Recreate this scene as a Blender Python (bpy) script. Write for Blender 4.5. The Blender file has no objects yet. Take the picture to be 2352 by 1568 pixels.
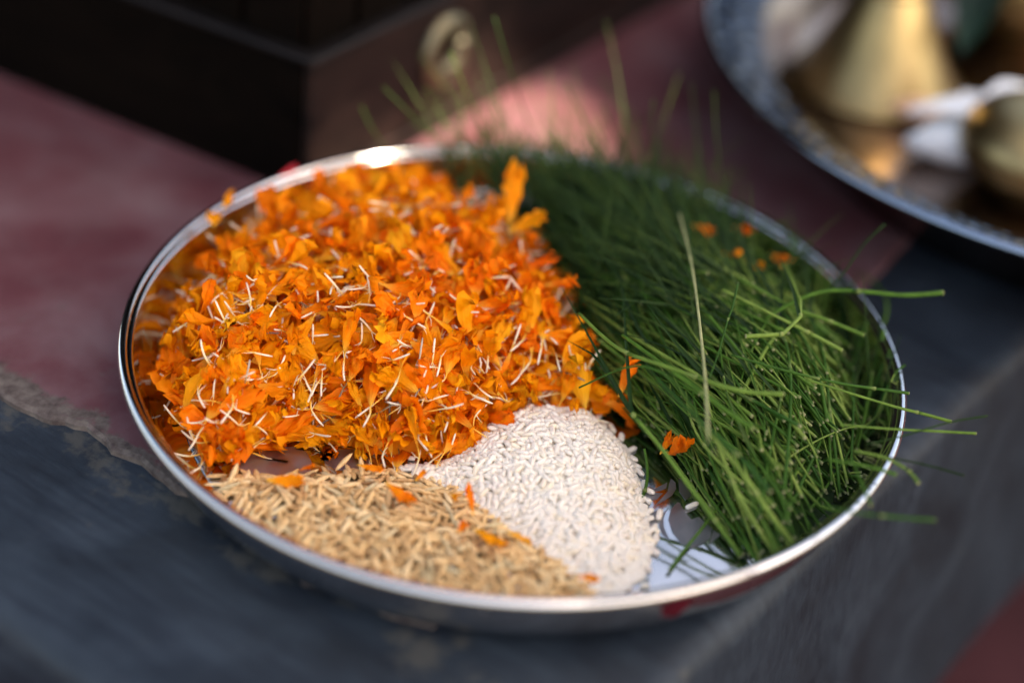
import bpy, math, random
import numpy as np
from mathutils import Vector, Matrix

rng = np.random.default_rng(11)
random.seed(11)
S = bpy.context.scene
COL = S.collection
PI = math.pi

# ---------------------------------------------------------------- camera
CAM = np.array([-.0013, -.6496, .4768])
PITCH, ROLL, FPX = math.radians(34.677), math.radians(-5.645), 4714.0
Fv = np.array([0, math.cos(PITCH), -math.sin(PITCH)])
R0 = np.array([1., 0, 0]); U0 = np.cross(R0, Fv)
Rv = math.cos(ROLL) * R0 - math.sin(ROLL) * U0
Uv = math.sin(ROLL) * R0 + math.cos(ROLL) * U0
cd = bpy.data.cameras.new('camera'); cam = bpy.data.objects.new('camera', cd); COL.objects.link(cam)
M = Matrix.Identity(4)
for i in range(3):
    M[i][0] = Rv[i]; M[i][1] = Uv[i]; M[i][2] = -Fv[i]; M[i][3] = CAM[i]
cam.matrix_world = M
cd.sensor_width = 36; cd.lens = FPX / 2352 * 36
cd.clip_start = .01; cd.clip_end = 200
cd.dof.use_dof = True; cd.dof.focus_distance = .766; cd.dof.aperture_fstop = 2.0
S.camera = cam

# ---------------------------------------------------------------- sky, sun, exposure
SUN = Vector((.52, -.30, .80)).normalized()
W = bpy.data.worlds.new('World'); S.world = W; W.use_nodes = True
wn = W.node_tree; wn.nodes.clear()
sky = wn.nodes.new('ShaderNodeTexSky'); sky.sky_type = 'NISHITA'; sky.sun_disc = False
sky.sun_elevation = math.asin(SUN.z); sky.sun_rotation = math.atan2(SUN.x, SUN.y)
sky.air_density = 1.0; sky.dust_density = 2.5; sky.ozone_density = 1.0
bg = wn.nodes.new('ShaderNodeBackground'); bg.inputs[1].default_value = .10
wo = wn.nodes.new('ShaderNodeOutputWorld')
wb = wn.nodes.new('ShaderNodeMix'); wb.data_type = 'RGBA'; wb.blend_type = 'MULTIPLY'; wb.inputs[0].default_value = 1
wb.inputs[7].default_value = (1.20, 1.0, .80, 1)          # the camera's daylight-to-shade white balance
wn.links.new(sky.outputs[0], wb.inputs[6]); wn.links.new(wb.outputs[2], bg.inputs[0]); wn.links.new(bg.outputs[0], wo.inputs[0])
sd = bpy.data.lights.new('sun', 'SUN'); sd.energy = 5.0; sd.angle = math.radians(.53); sd.color = (1, .84, .62)
sun = bpy.data.objects.new('sun', sd); COL.objects.link(sun)
sun.rotation_euler = (-SUN).to_track_quat('-Z', 'Y').to_euler(); sun.location = SUN * 5
S.view_settings.view_transform = 'Standard'; S.view_settings.look = 'None'; S.view_settings.gamma = 1
S.view_settings.exposure = 2.25
S.render.engine = 'CYCLES'


# ---------------------------------------------------------------- helpers
def at(x, y, z):
    """point of the place at height z seen at pixel (x, y) of a 2352 px wide view"""
    d = Fv * FPX + Rv * (x - 1176) + Uv * (784 - y)
    return CAM + d * ((z - CAM[2]) / d[2])


def tag(o, label=None, cat=None, group=None, kind=None):
    if label: o['label'] = label
    if cat: o['category'] = cat
    if group: o['group'] = group
    if kind: o['kind'] = kind
    return o


def mesh(name, V, Fc, mat=None, smooth=True, attrs=None):
    me = bpy.data.meshes.new(name)
    me.from_pydata(np.asarray(V, float).tolist(), [], [tuple(int(i) for i in f) for f in Fc])
    if smooth: me.polygons.foreach_set('use_smooth', [True] * len(me.polygons))
    if attrs:
        for k, a in attrs.items():
            at_ = me.attributes.new(k, 'FLOAT', 'POINT'); at_.data.foreach_set('value', np.asarray(a, dtype=np.float32))
    if mat: me.materials.append(mat)
    me.update()
    return me


def fast_mesh(name, V, T, mat, attrs=None):
    """triangle mesh from arrays"""
    V = np.asarray(V, np.float32); T = np.asarray(T, np.int32)
    me = bpy.data.meshes.new(name)
    me.vertices.add(len(V)); me.vertices.foreach_set('co', V.ravel())
    me.loops.add(T.size); me.loops.foreach_set('vertex_index', T.ravel())
    me.polygons.add(len(T)); me.polygons.foreach_set('loop_start', np.arange(0, T.size, 3, dtype=np.int32))
    me.polygons.foreach_set('use_smooth', np.ones(len(T), bool))
    me.update(calc_edges=True)
    if attrs:
        for k, a in attrs.items():
            at_ = me.attributes.new(k, 'FLOAT', 'POINT'); at_.data.foreach_set('value', np.asarray(a, dtype=np.float32))
    me.materials.append(mat)
    return me


def link(name, me, parent=None, loc=None):
    o = bpy.data.objects.new(name, me); COL.objects.link(o)
    if parent: o.parent = parent
    if loc is not None: o.location = loc
    return o


def empty(name, loc=(0, 0, 0)):
    o = bpy.data.objects.new(name, None); COL.objects.link(o); o.location = loc; o.empty_display_size = .01
    return o


def tris(Fc):
    out = []
    for f in Fc:
        for k in range(1, len(f) - 1): out.append((f[0], f[k], f[k + 1]))
    return np.array(out, np.int32)


def lathe(profile, seg=128, center=(0, 0, 0), cap0=False, cap1=False):
    V = []; Fc = []
    n = len(profile)
    for i in range(seg):
        a = 2 * PI * i / seg
        for r, z in profile: V.append((center[0] + r * math.cos(a), center[1] + r * math.sin(a), center[2] + z))
    for i in range(seg):
        j = (i + 1) % seg
        for k in range(n - 1): Fc.append((i * n + k, j * n + k, j * n + k + 1, i * n + k + 1))
    if cap0: Fc.append([i * n for i in range(seg)][::-1])
    if cap1: Fc.append([i * n + n - 1 for i in range(seg)])
    return V, Fc


def torus(R, r, z=0, seg=160, sides=12, squash=1.0):
    prof = [(R + r * math.cos(2 * PI * k / sides), z + squash * r * math.sin(2 * PI * k / sides)) for k in range(sides + 1)]
    return lathe(prof, seg)


def tube(P, rad, sides=6, cap=True):
    """tube along points P with radii rad -> V, F, t"""
    P = np.asarray(P, float); n = len(P)
    rad = np.broadcast_to(np.asarray(rad, float), (n,))
    T = np.gradient(P, axis=0); T /= np.linalg.norm(T, axis=1)[:, None] + 1e-12
    ref = np.array([0, 0, 1.]) if abs(T[0][2]) < .9 else np.array([1., 0, 0])
    V = []; tt = []
    for i in range(n):
        a = np.cross(T[i], ref); a /= np.linalg.norm(a) + 1e-12; b = np.cross(a, T[i])
        for k in range(sides):
            ang = 2 * PI * k / sides
            V.append(P[i] + rad[i] * (math.cos(ang) * a + math.sin(ang) * b)); tt.append(i / (n - 1))
    Fc = []
    for i in range(n - 1):
        for k in range(sides):
            k2 = (k + 1) % sides
            Fc.append((i * sides + k, i * sides + k2, (i + 1) * sides + k2, (i + 1) * sides + k))
    if cap:
        Fc.append(list(range(sides))[::-1]); Fc.append([(n - 1) * sides + k for k in range(sides)])
    return V, Fc, tt


def box_vf(x0, x1, y0, y1, z0, z1, bev=0.0):
    if bev <= 0:
        V = [(x, y, z) for z in (z0, z1) for (x, y) in ((x0, y0), (x1, y0), (x1, y1), (x0, y1))]
        return V, [(0, 3, 2, 1), (4, 5, 6, 7), (0, 1, 5, 4), (1, 2, 6, 5), (2, 3, 7, 6), (3, 0, 4, 7)]
    b = bev; V = []
    for z, ins in ((z0, b), (z0 + b, 0), (z1 - b, 0), (z1, b)):
        for (x, y) in ((x0 + b, y0 + ins), (x1 - b, y0 + ins), (x1 - ins, y0 + b), (x1 - ins, y1 - b),
                       (x1 - b, y1 - ins), (x0 + b, y1 - ins), (x0 + ins, y1 - b), (x0 + ins, y0 + b)):
            V.append((x, y, z))
    Fc = [tuple(range(8))[::-1], tuple(range(24, 32))]
    for l in range(3):
        for k in range(8):
            k2 = (k + 1) % 8; Fc.append((l * 8 + k, l * 8 + k2, l * 8 + 8 + k2, l * 8 + 8 + k))
    return V, Fc


# value noise used for geometry
_NZ = rng.random((64, 64))
def vnoise(x, y):
    x = np.asarray(x, float); y = np.asarray(y, float)
    xi = np.floor(x).astype(int); yi = np.floor(y).astype(int); fx = x - xi; fy = y - yi
    fx = fx * fx * (3 - 2 * fx); fy = fy * fy * (3 - 2 * fy)
    g = lambda a, b: _NZ[a % 64, b % 64]
    return (g(xi, yi) * (1 - fx) + g(xi + 1, yi) * fx) * (1 - fy) + (g(xi, yi + 1) * (1 - fx) + g(xi + 1, yi + 1) * fx) * fy


def poly_sd(poly, x, y):
    """signed distance, positive inside"""
    P = np.asarray(poly, float); x = np.asarray(x, float); y = np.asarray(y, float)
    d = np.full(x.shape, 1e9); ins = np.zeros(x.shape, bool)
    for i in range(len(P)):
        a = P[i]; b = P[(i + 1) % len(P)]; e = b - a
        t = np.clip(((x - a[0]) * e[0] + (y - a[1]) * e[1]) / (e @ e), 0, 1)
        d = np.minimum(d, np.hypot(x - a[0] - t * e[0], y - a[1] - t * e[1]))
        c = ((a[1] > y) != (b[1] > y)) & (x < (b[0] - a[0]) * (y - a[1]) / (b[1] - a[1] + 1e-15) + a[0])
        ins ^= c
    return np.where(ins, d, -d)


# ---------------------------------------------------------------- materials
def new_mat(name):
    m = bpy.data.materials.new(name); m.use_nodes = True
    nt = m.node_tree; b = nt.nodes['Principled BSDF']
    return m, nt, b


def N(nt, t, **kw):
    n = nt.nodes.new(t)
    for k, v in kw.items():
        if k.startswith('i_'):
            key = k[2:]; key = int(key) if key.isdigit() else key.replace('_', ' ')
            n.inputs[key].default_value = v
        else: setattr(n, k, v)
    return n


def ramp(nt, fac, stops, interp='LINEAR'):
    r = nt.nodes.new('ShaderNodeValToRGB'); r.color_ramp.interpolation = interp
    e = r.color_ramp.elements
    while len(e) < len(stops): e.new(.5)
    for k, (p, c) in enumerate(stops):
        e[k].position = p; e[k].color = (*c, 1) if len(c) == 3 else c
    nt.links.new(fac, r.inputs[0]); return r.outputs[0]


def mix(nt, fac, a, b, typ='MIX'):
    m = nt.nodes.new('ShaderNodeMix'); m.data_type = 'RGBA'; m.blend_type = typ
    for sock, v in ((m.inputs[0], fac), (m.inputs[6], a), (m.inputs[7], b)):
        if hasattr(v, 'links'): nt.links.new(v, sock)
        elif isinstance(v, (int, float)): sock.default_value = v
        else: sock.default_value = (*v, 1)
    return m.outputs[2]


def math_(nt, op, a, b=None, clamp=False):
    m = nt.nodes.new('ShaderNodeMath'); m.operation = op; m.use_clamp = clamp
    for s, v in ((m.inputs[0], a), (m.inputs[1], b)):
        if v is None: continue
        if hasattr(v, 'links'): nt.links.new(v, s)
        else: s.default_value = v
    return m.outputs[0]


def noise(nt, vec, scale, detail=4, rough=.55, dist=0.0):
    n = N(nt, 'ShaderNodeTexNoise'); n.inputs['Scale'].default_value = scale; n.inputs['Detail'].default_value = detail
    n.inputs['Roughness'].default_value = rough; n.inputs['Distortion'].default_value = dist
    nt.links.new(vec, n.inputs['Vector']); return n.outputs[0]


def mapping(nt, vec, rot=(0, 0, 0), scale=(1, 1, 1), loc=(0, 0, 0)):
    m = N(nt, 'ShaderNodeMapping'); m.inputs['Rotation'].default_value = rot; m.inputs['Scale'].default_value = scale
    m.inputs['Location'].default_value = loc; nt.links.new(vec, m.inputs[0]); return m.outputs[0]


def bump(nt, b, h, strength=.3, dist=.001):
    n = N(nt, 'ShaderNodeBump'); n.inputs['Strength'].default_value = strength; n.inputs['Distance'].default_value = dist
    nt.links.new(h, n.inputs['Height']); nt.links.new(n.outputs[0], b.inputs['Normal']); return n


def geo_pos(nt): return N(nt, 'ShaderNodeNewGeometry').outputs['Position']


def set_(b, **kw):
    for k, v in kw.items():
        k = k.replace('_', ' ')
        b.inputs[k].default_value = (*v, 1) if isinstance(v, tuple) and len(v) == 3 else v


PH = .978                    # heading of the platform's right edge and of the box
DR = np.array([math.cos(PH), math.sin(PH)]); DN = np.array([math.sin(PH), -math.cos(PH)])   # along / outward of right edge


def mat_slate():
    m, nt, b = new_mat('slate')
    p = geo_pos(nt)
    q = mapping(nt, p, rot=(0, 0, -PH))            # x' along right edge, y' across
    st = noise(nt, mapping(nt, q, scale=(260, 28, 90)), 1.0, 5, .62)
    st2 = noise(nt, mapping(nt, p, rot=(0, 0, .5), scale=(16, 20, 16)), 1.0, 5, .6, .6)
    sp = noise(nt, p, 60, 6, .7)
    base = ramp(nt, st2, [(.25, (.0065, .0092, .015)), (.5, (.0165, .0250, .038)), (.75, (.030, .043, .062))])
    fine = ramp(nt, st, [(.35, (.72, .72, .75)), (.62, (1.18, 1.15, 1.1))])
    c = mix(nt, 1.0, base, fine, 'MULTIPLY')
    # pale worn chalky patches, strongest near the painted coat's ragged edge
    sep = N(nt, 'ShaderNodeSeparateXYZ'); nt.links.new(mapping(nt, p, rot=(0, 0, -PH)), sep.inputs[0])
    # distance to the coat edge on the left: along -DR direction value .126
    e = math_(nt, 'ABSOLUTE', math_(nt, 'ADD', sep.outputs[0], .132))
    prox = math_(nt, 'SUBTRACT', 1.0, math_(nt, 'MULTIPLY', e, 38.0), True)
    wear = math_(nt, 'ADD', math_(nt, 'MULTIPLY', prox, .17), sp)
    wm = ramp(nt, wear, [(.66, (0, 0, 0)), (.76, (1, 1, 1))])
    c = mix(nt, math_(nt, 'MULTIPLY', wm, .55), c, (.085, .082, .070))
    streak = noise(nt, mapping(nt, q, scale=(16, 150, 40)), 1.0, 4, .7)
    sm = ramp(nt, streak, [(.60, (0, 0, 0)), (.78, (1, 1, 1))])
    c = mix(nt, math_(nt, 'MULTIPLY', sm, .2), c, (.055, .062, .070))
    nt.links.new(c, b.inputs['Base Color'])
    b.inputs['Roughness'].default_value = .50; b.inputs['Specular IOR Level'].default_value = .30
    h = math_(nt, 'ADD', math_(nt, 'MULTIPLY', st, .6), math_(nt, 'MULTIPLY', sp, .6))
    bump(nt, b, h, .55, .0012)
    return m


def mat_red():
    m, nt, b = new_mat('red_oxide_coat')
    p = geo_pos(nt)
    n1 = noise(nt, p, 14, 6, .6, .4); n2 = noise(nt, p, 45, 6, .65); n3 = noise(nt, p, 220, 3, .6)
    c = ramp(nt, n1, [(.30, (.080, .022, .029)), (.48, (.112, .044, .052)), (.62, (.145, .078, .088)), (.78, (.175, .120, .130))])
    d = ramp(nt, n2, [(.42, (0, 0, 0)), (.72, (1, 1, 1))])
    c = mix(nt, math_(nt, 'MULTIPLY', d, .35), c, (.12, .078, .084))
    pit = ramp(nt, noise(nt, p, 110, 2, .5), [(.20, (1, 1, 1)), (.27, (0, 0, 0))])
    c = mix(nt, math_(nt, 'MULTIPLY', pit, .7), c, (.03, .015, .016))
    # pale lip of exposed plaster along the ragged left edge
    sep = N(nt, 'ShaderNodeSeparateXYZ'); nt.links.new(mapping(nt, p, rot=(0, 0, -PH)), sep.inputs[0])
    e = math_(nt, 'ADD', sep.outputs[0], .128)
    prox = math_(nt, 'SUBTRACT', 1.0, math_(nt, 'MULTIPLY', math_(nt, 'ABSOLUTE', e), 62.0), True)
    w = ramp(nt, math_(nt, 'ADD', math_(nt, 'MULTIPLY', prox, .38), noise(nt, p, 75, 8, .72)), [(.62, (0, 0, 0)), (.72, (1, 1, 1))])
    pale = ramp(nt, noise(nt, p, 160, 5, .7), [(.35, (.05, .044, .040)), (.65, (.15, .136, .118))])
    c = mix(nt, math_(nt, 'MULTIPLY', w, .85), c, pale)
    nt.links.new(c, b.inputs['Base Color'])
    b.inputs['Roughness'].default_value = .6; b.inputs['Specular IOR Level'].default_value = .12
    bump(nt, b, math_(nt, 'ADD', n2, math_(nt, 'MULTIPLY', n3, .4)), .4, .0010)
    return m


def mat_steel(name, rough=.09, col=(.70, .70, .71), brush=0.0, emboss=0.0, scratch=.0):
    m, nt, b = new_mat(name)
    p = geo_pos(nt)
    set_(b, Base_Color=col, Metallic=1.0, Roughness=rough)
    n = noise(nt, p, 90, 4, .6)
    r = ramp(nt, n, [(.3, (rough * .75,) * 3), (.7, (rough * 1.5,) * 3)]); nt.links.new(r, b.inputs['Roughness'])
    if brush:
        h = noise(nt, mapping(nt, p, rot=(0, 0, .2), scale=(2600, 90, 90)), 1.0, 2, .5)
        bump(nt, b, h, brush, .0001)
    elif emboss:
        v = N(nt, 'ShaderNodeTexVoronoi'); v.inputs['Scale'].default_value = 260; nt.links.new(p, v.inputs['Vector'])
        bump(nt, b, v.outputs['Distance'], emboss, .0022)
        v.inputs['Scale'].default_value = 150
        cc = ramp(nt, v.outputs['Distance'], [(.18, (.22, .29, .41)), (.42, (.010, .022, .052))]); nt.links.new(cc, b.inputs['Base Color'])
    else:
        h = math_(nt, 'ADD', noise(nt, p, 28, 3, .5), math_(nt, 'MULTIPLY', noise(nt, mapping(nt, p, rot=(.3, .2, .8), scale=(1500, 60, 60)), 1.0, 2, .5), .06)); bump(nt, b, h, .16, .0010)
        sp_ = ramp(nt, noise(nt, p, 420, 3, .6), [(.66, (0, 0, 0)), (.74, (1, 1, 1))]); rr_ = mix(nt, sp_, r, (.38, .38, .38)); nt.links.new(rr_, b.inputs['Roughness'])
    return m


def mat_petal(name='marigold_petal', base=(1.0, .36, .0015), alt=(.96, .185, .001), yel=(1.0, .47, .010)):
    m, nt, b = new_mat(name)
    out = nt.nodes['Material Output']
    tint = N(nt, 'ShaderNodeAttribute', attribute_name='tint').outputs['Fac']
    oi = N(nt, 'ShaderNodeObjectInfo').outputs['Random']
    g = N(nt, 'ShaderNodeAttribute', attribute_name='grad').outputs['Fac']
    k = math_(nt, 'FRACT', math_(nt, 'ADD', tint, oi))
    c = ramp(nt, k, [(0, alt), (.35, (.98, .235, .0012)), (.7, base), (.93, base), (1, yel)])
    nv = noise(nt, N(nt, 'ShaderNodeTexCoord').outputs['Object'], 260, 3, .6)
    c = mix(nt, ramp(nt, nv, [(.4, (0, 0, 0)), (.7, (.30,) * 3)]), c, yel)
    # throat of each petal runs to yellow where it joins the stalk
    c = mix(nt, ramp(nt, g, [(.0, (1, 1, 1)), (.32, (0, 0, 0))]), c, (.93, .55, .06))
    spots = ramp(nt, noise(nt, N(nt, 'ShaderNodeTexCoord').outputs['Object'], 700, 2, .5), [(.18, (1, 1, 1)), (.215, (0, 0, 0))])
    c = mix(nt, math_(nt, 'MULTIPLY', spots, .5), c, (.22, .05, .003))
    nt.links.new(c, b.inputs['Base Color']); set_(b, Roughness=.5, Specular_IOR_Level=.10)
    tr = N(nt, 'ShaderNodeBsdfTranslucent'); nt.links.new(c, tr.inputs[0])
    ms = N(nt, 'ShaderNodeMixShader'); ms.inputs[0].default_value = .30
    nt.links.new(b.outputs[0], ms.inputs[1]); nt.links.new(tr.outputs[0], ms.inputs[2]); nt.links.new(ms.outputs[0], out.inputs[0])
    sd_ = N(nt, 'ShaderNodeAttribute', attribute_name='side').outputs['Fac']
    rib = math_(nt, 'SINE', math_(nt, 'ADD', math_(nt, 'MULTIPLY', sd_, 15.0), math_(nt, 'MULTIPLY', nv, 3.0)))
    h = math_(nt, 'ADD', math_(nt, 'MULTIPLY', rib, .5), noise(nt, N(nt, 'ShaderNodeTexCoord').outputs['Object'], 420, 3, .6)); bump(nt, b, h, .5, .00035)
    return m


def mat_stalk():
    m, nt, b = new_mat('floret_stalk')
    g = N(nt, 'ShaderNodeAttribute', attribute_name='grad').outputs['Fac']
    oi = N(nt, 'ShaderNodeObjectInfo').outputs['Random']
    tint = N(nt, 'ShaderNodeAttribute', attribute_name='tint').outputs['Fac']
    k = math_(nt, 'FRACT', math_(nt, 'ADD', tint, oi))
    c = ramp(nt, g, [(0, (.93, .46, .03)), (.30, (.88, .55, .10)), (.48, (.88, .74, .44)), (.85, (.92, .82, .64)), (1, (.76, .62, .44))])
    dark = ramp(nt, k, [(.93, (0, 0, 0)), (.955, (.8, .8, .8))])
    c = mix(nt, dark, c, (.10, .055, .04))
    nt.links.new(c, b.inputs['Base Color']); set_(b, Roughness=.45, Specular_IOR_Level=.3)
    return m


def mat_rice():
    m, nt, b = new_mat('rice')
    tint = N(nt, 'ShaderNodeAttribute', attribute_name='tint').outputs['Fac']
    oi = N(nt, 'ShaderNodeObjectInfo').outputs['Random']
    k = math_(nt, 'FRACT', math_(nt, 'ADD', tint, oi))
    c = ramp(nt, k, [(0, (.84, .75, .64)), (.4, (.88, .81, .70)), (.8, (.86, .79, .68)), (1, (.88, .77, .58))])
    nt.links.new(c, b.inputs['Base Color']); set_(b, Roughness=.35, Specular_IOR_Level=.4)
    b.inputs['Subsurface Weight'].default_value = .2; b.inputs['Subsurface Radius'].default_value = (1, .8, .65)
    b.inputs['Subsurface Scale'].default_value = .0009
    return m


def mat_paddy():
    m, nt, b = new_mat('paddy_husk')
    tint = N(nt, 'ShaderNodeAttribute', attribute_name='tint').outputs['Fac']
    oi = N(nt, 'ShaderNodeObjectInfo').outputs['Random']
    k = math_(nt, 'FRACT', math_(nt, 'ADD', tint, oi))
    c = ramp(nt, k, [(0, (.22, .11, .04)), (.06, (.56, .34, .14)), (.5, (.84, .57, .25)), (.85, (.94, .71, .38)), (1, (.60, .50, .28))])
    n = noise(nt, N(nt, 'ShaderNodeTexCoord').outputs['Object'], 900, 2, .5)
    c = mix(nt, 1.0, c, ramp(nt, n, [(.3, (.75, .72, .7)), (.7, (1.1, 1.1, 1.1))]), 'MULTIPLY')
    nt.links.new(c, b.inputs['Base Color']); set_(b, Roughness=.42, Specular_IOR_Level=.4)
    return m


def mat_grass(name, lo, mid, hi, tipc=(.38, .37, .20), trans=.0):
    m, nt, b = new_mat(name)
    tint = N(nt, 'ShaderNodeAttribute', attribute_name='tint').outputs['Fac']
    g = N(nt, 'ShaderNodeAttribute', attribute_name='grad').outputs['Fac']
    oi = N(nt, 'ShaderNodeObjectInfo').outputs['Random']
    k = math_(nt, 'FRACT', math_(nt, 'ADD', tint, oi))
    c = ramp(nt, k, [(0, lo), (.5, mid), (1, hi)])
    c = mix(nt, ramp(nt, g, [(.0, (.7,) * 3), (.012, (0, 0, 0))]), c, tipc)
    stn = noise(nt, N(nt, 'ShaderNodeTexCoord').outputs['Object'], 160, 4, .65)
    c = mix(nt, 1.0, c, ramp(nt, stn, [(.3, (.62, .66, .6)), (.7, (1.25, 1.18, 1.2))]), 'MULTIPLY')
    nd = N(nt, 'ShaderNodeAttribute', attribute_name='node').outputs['Fac']
    c = mix(nt, math_(nt, 'MULTIPLY', nd, .6), c, (.24, .27, .09))
    nt.links.new(c, b.inputs['Base Color']); set_(b, Roughness=.5, Specular_IOR_Level=.14)
    if trans:
        out = nt.nodes['Material Output']
        tr = N(nt, 'ShaderNodeBsdfTranslucent'); nt.links.new(c, tr.inputs[0])
        ms = N(nt, 'ShaderNodeMixShader'); ms.inputs[0].default_value = trans
        nt.links.new(b.outputs[0], ms.inputs[1]); nt.links.new(tr.outputs[0], ms.inputs[2]); nt.links.new(ms.outputs[0], out.inputs[0])
    return m


def mat_wood(name, c0, c1, spec=.15, rough=.5):
    m, nt, b = new_mat(name)
    p = N(nt, 'ShaderNodeTexCoord').outputs['Object']
    n = noise(nt, mapping(nt, p, scale=(14, 14, 40)), 1.0, 6, .6, 1.0)
    n2 = noise(nt, p, 30, 5, .6)
    c = ramp(nt, n, [(.3, c0), (.7, c1)])
    sc = ramp(nt, n2, [(.60, (0, 0, 0)), (.75, (1, 1, 1))])
    c = mix(nt, math_(nt, 'MULTIPLY', sc, .4), c, tuple(min(1, v * 1.8) for v in c1))
    nt.links.new(c, b.inputs['Base Color']); set_(b, Roughness=rough, Specular_IOR_Level=spec)
    bump(nt, b, n, .3, .0008)
    return m


def mat_plain(name, col, rough=.5, metal=0.0, spec=.3, var=.25, scale=60):
    m, nt, b = new_mat(name)
    n = noise(nt, geo_pos(nt), scale, 5, .6)
    c = ramp(nt, n, [(.3, tuple(v * (1 - var) for v in col)), (.7, tuple(min(1, v * (1 + var)) for v in col))])
    nt.links.new(c, b.inputs['Base Color']); set_(b, Roughness=rough, Metallic=metal, Specular_IOR_Level=spec)
    bump(nt, b, n, .2, .0006)
    return m


M_SLATE = mat_slate(); M_RED = mat_red()
M_STEEL = mat_steel('polished_steel', .07); M_RIM = mat_steel('polished_steel_bead', .10)
M_FLOOR = mat_steel('brushed_steel_floor', .10, (.50, .53, .57), brush=.06)
M_ETCH = mat_steel('etched_matte_steel', .38, (.36, .36, .38))
M_EMB = mat_steel('hammered_steel', .20, (.15, .20, .29), emboss=.9)
M_TRAY = mat_steel('tray_steel', .16, (.26, .20, .17))
M_PETAL = mat_petal(); M_STALK = mat_stalk(); M_RICE = mat_rice(); M_PADDY = mat_paddy()
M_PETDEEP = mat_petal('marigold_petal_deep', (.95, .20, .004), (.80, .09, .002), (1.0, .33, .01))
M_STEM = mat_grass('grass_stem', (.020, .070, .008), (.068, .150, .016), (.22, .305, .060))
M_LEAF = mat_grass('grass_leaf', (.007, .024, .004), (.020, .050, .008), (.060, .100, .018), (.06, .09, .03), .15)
M_DRY = mat_grass('dry_stem', (.34, .36, .17), (.42, .43, .20), (.45, .45, .24), (.62, .55, .38))
M_WDARK = mat_wood('shaded_dark_wood', (.0016, .0013, .0011), (.0048, .0032, .0024), .03, .6)  # near-black copy for the box faces in shade, the shade put into its colour
M_WSIDE = mat_wood('lit_dark_wood', (.004, .003, .003), (.020, .0115, .010), .12, .5)  # lighter copy of the same box wood, for the face the sun reaches
M_WEDGE = mat_wood('worn_wood_edge', (.004, .0034, .0034), (.012, .010, .010), .15, .45)
M_BRASS = mat_plain('brass', (.31, .232, .107), .36, 1.0, .5, .25, 40)
M_RING = mat_plain('aged_brass', (.20, .18, .12), .45, 1.0, .4, .4, 120)
M_WHITE = mat_plain('white_petal', (.80, .84, .88), .6, 0, .2, .06, 60)
M_MANGO = mat_plain('glossy_leaf', (.003, .014, .007), .5, 0, .15, .35, 30)
M_BROWN = mat_plain('dried_husk', (.20, .11, .06), .6, 0, .2, .4, 120)
M_PINK = mat_plain('magenta_powder', (.06, .002, .009), .7, 0, .2, .3, 300)
M_ROSE = mat_plain('red_petal', (.42, .02, .03), .55, 0, .2, .3, 200)
M_CANOPY = mat_plain('tree_leaf', (.045, .095, .02), .5, 0, .3, .4, 8)
M_PEACH = mat_plain('peach_sweet', (.72, .46, .30), .5, 0, .3, .15, 100)


# ================================================================ SETTING
def plane_pt(s, n, z=0.0):
    """point from along-edge s and outward distance n of the right edge frame"""
    return (DR[0] * s + DN[0] * n, DR[1] * s + DN[1] * n, z)

EDGE_N = .136         # right edge distance
EDGE_S = -.214        # front-left edge (s = -.214)
def platform():
    # top grid with a rounded shoulder that turns into two near-vertical faces; rows run (s, n)
    rb = .011; H = .165
    prof = [(-3.0, 0), (-.5, 0), (-.12, 0), (-.05, 0), (-.025, 0), (-rb, 0)]
    for k in range(1, 9):
        a = k / 8 * PI / 2; prof.append((-rb + rb * math.sin(a), -rb + rb * math.cos(a)))
    for k in range(1, 13): prof.append((.010 * k / 12, -rb - (H - rb) * k / 12))
    # sweep the profile round an L path: along n edge then s edge, corner radius handled by mitre
    V = []; Fc = []
    path = []
    for s in np.r_[np.linspace(4, .8, 6), np.linspace(.6, EDGE_S + .05, 60)]: path.append(('n', s))
    nc = 10
    for k in range(1, nc): path.append(('c', k / nc * PI / 2))
    for n in np.r_[np.linspace(EDGE_N - .05, -.5, 60), np.linspace(-.8, -4, 6)]: path.append(('s', n))
    cr = .05
    for t, v in path:
        for (o, z) in prof:
            j = .0016 * (vnoise(v * 60 + 7, o * 40 + z * 50) - .5) if o > -.03 else 0
            if t == 'n': s, n = v, EDGE_N + o + j
            elif t == 's': s, n = EDGE_S - o - j, v
            else:
                rr = max(cr + o + j, 0); s = EDGE_S + cr - rr * math.sin(v); n = EDGE_N - cr + rr * math.cos(v)
            V.append(plane_pt(s, n, z))
    m = len(prof)
    for i in range(len(path) - 1):
        for k in range(m - 1): Fc.append((i * m + k, i * m + k + 1, (i + 1) * m + k + 1, (i + 1) * m + k))
    return V, Fc
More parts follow.
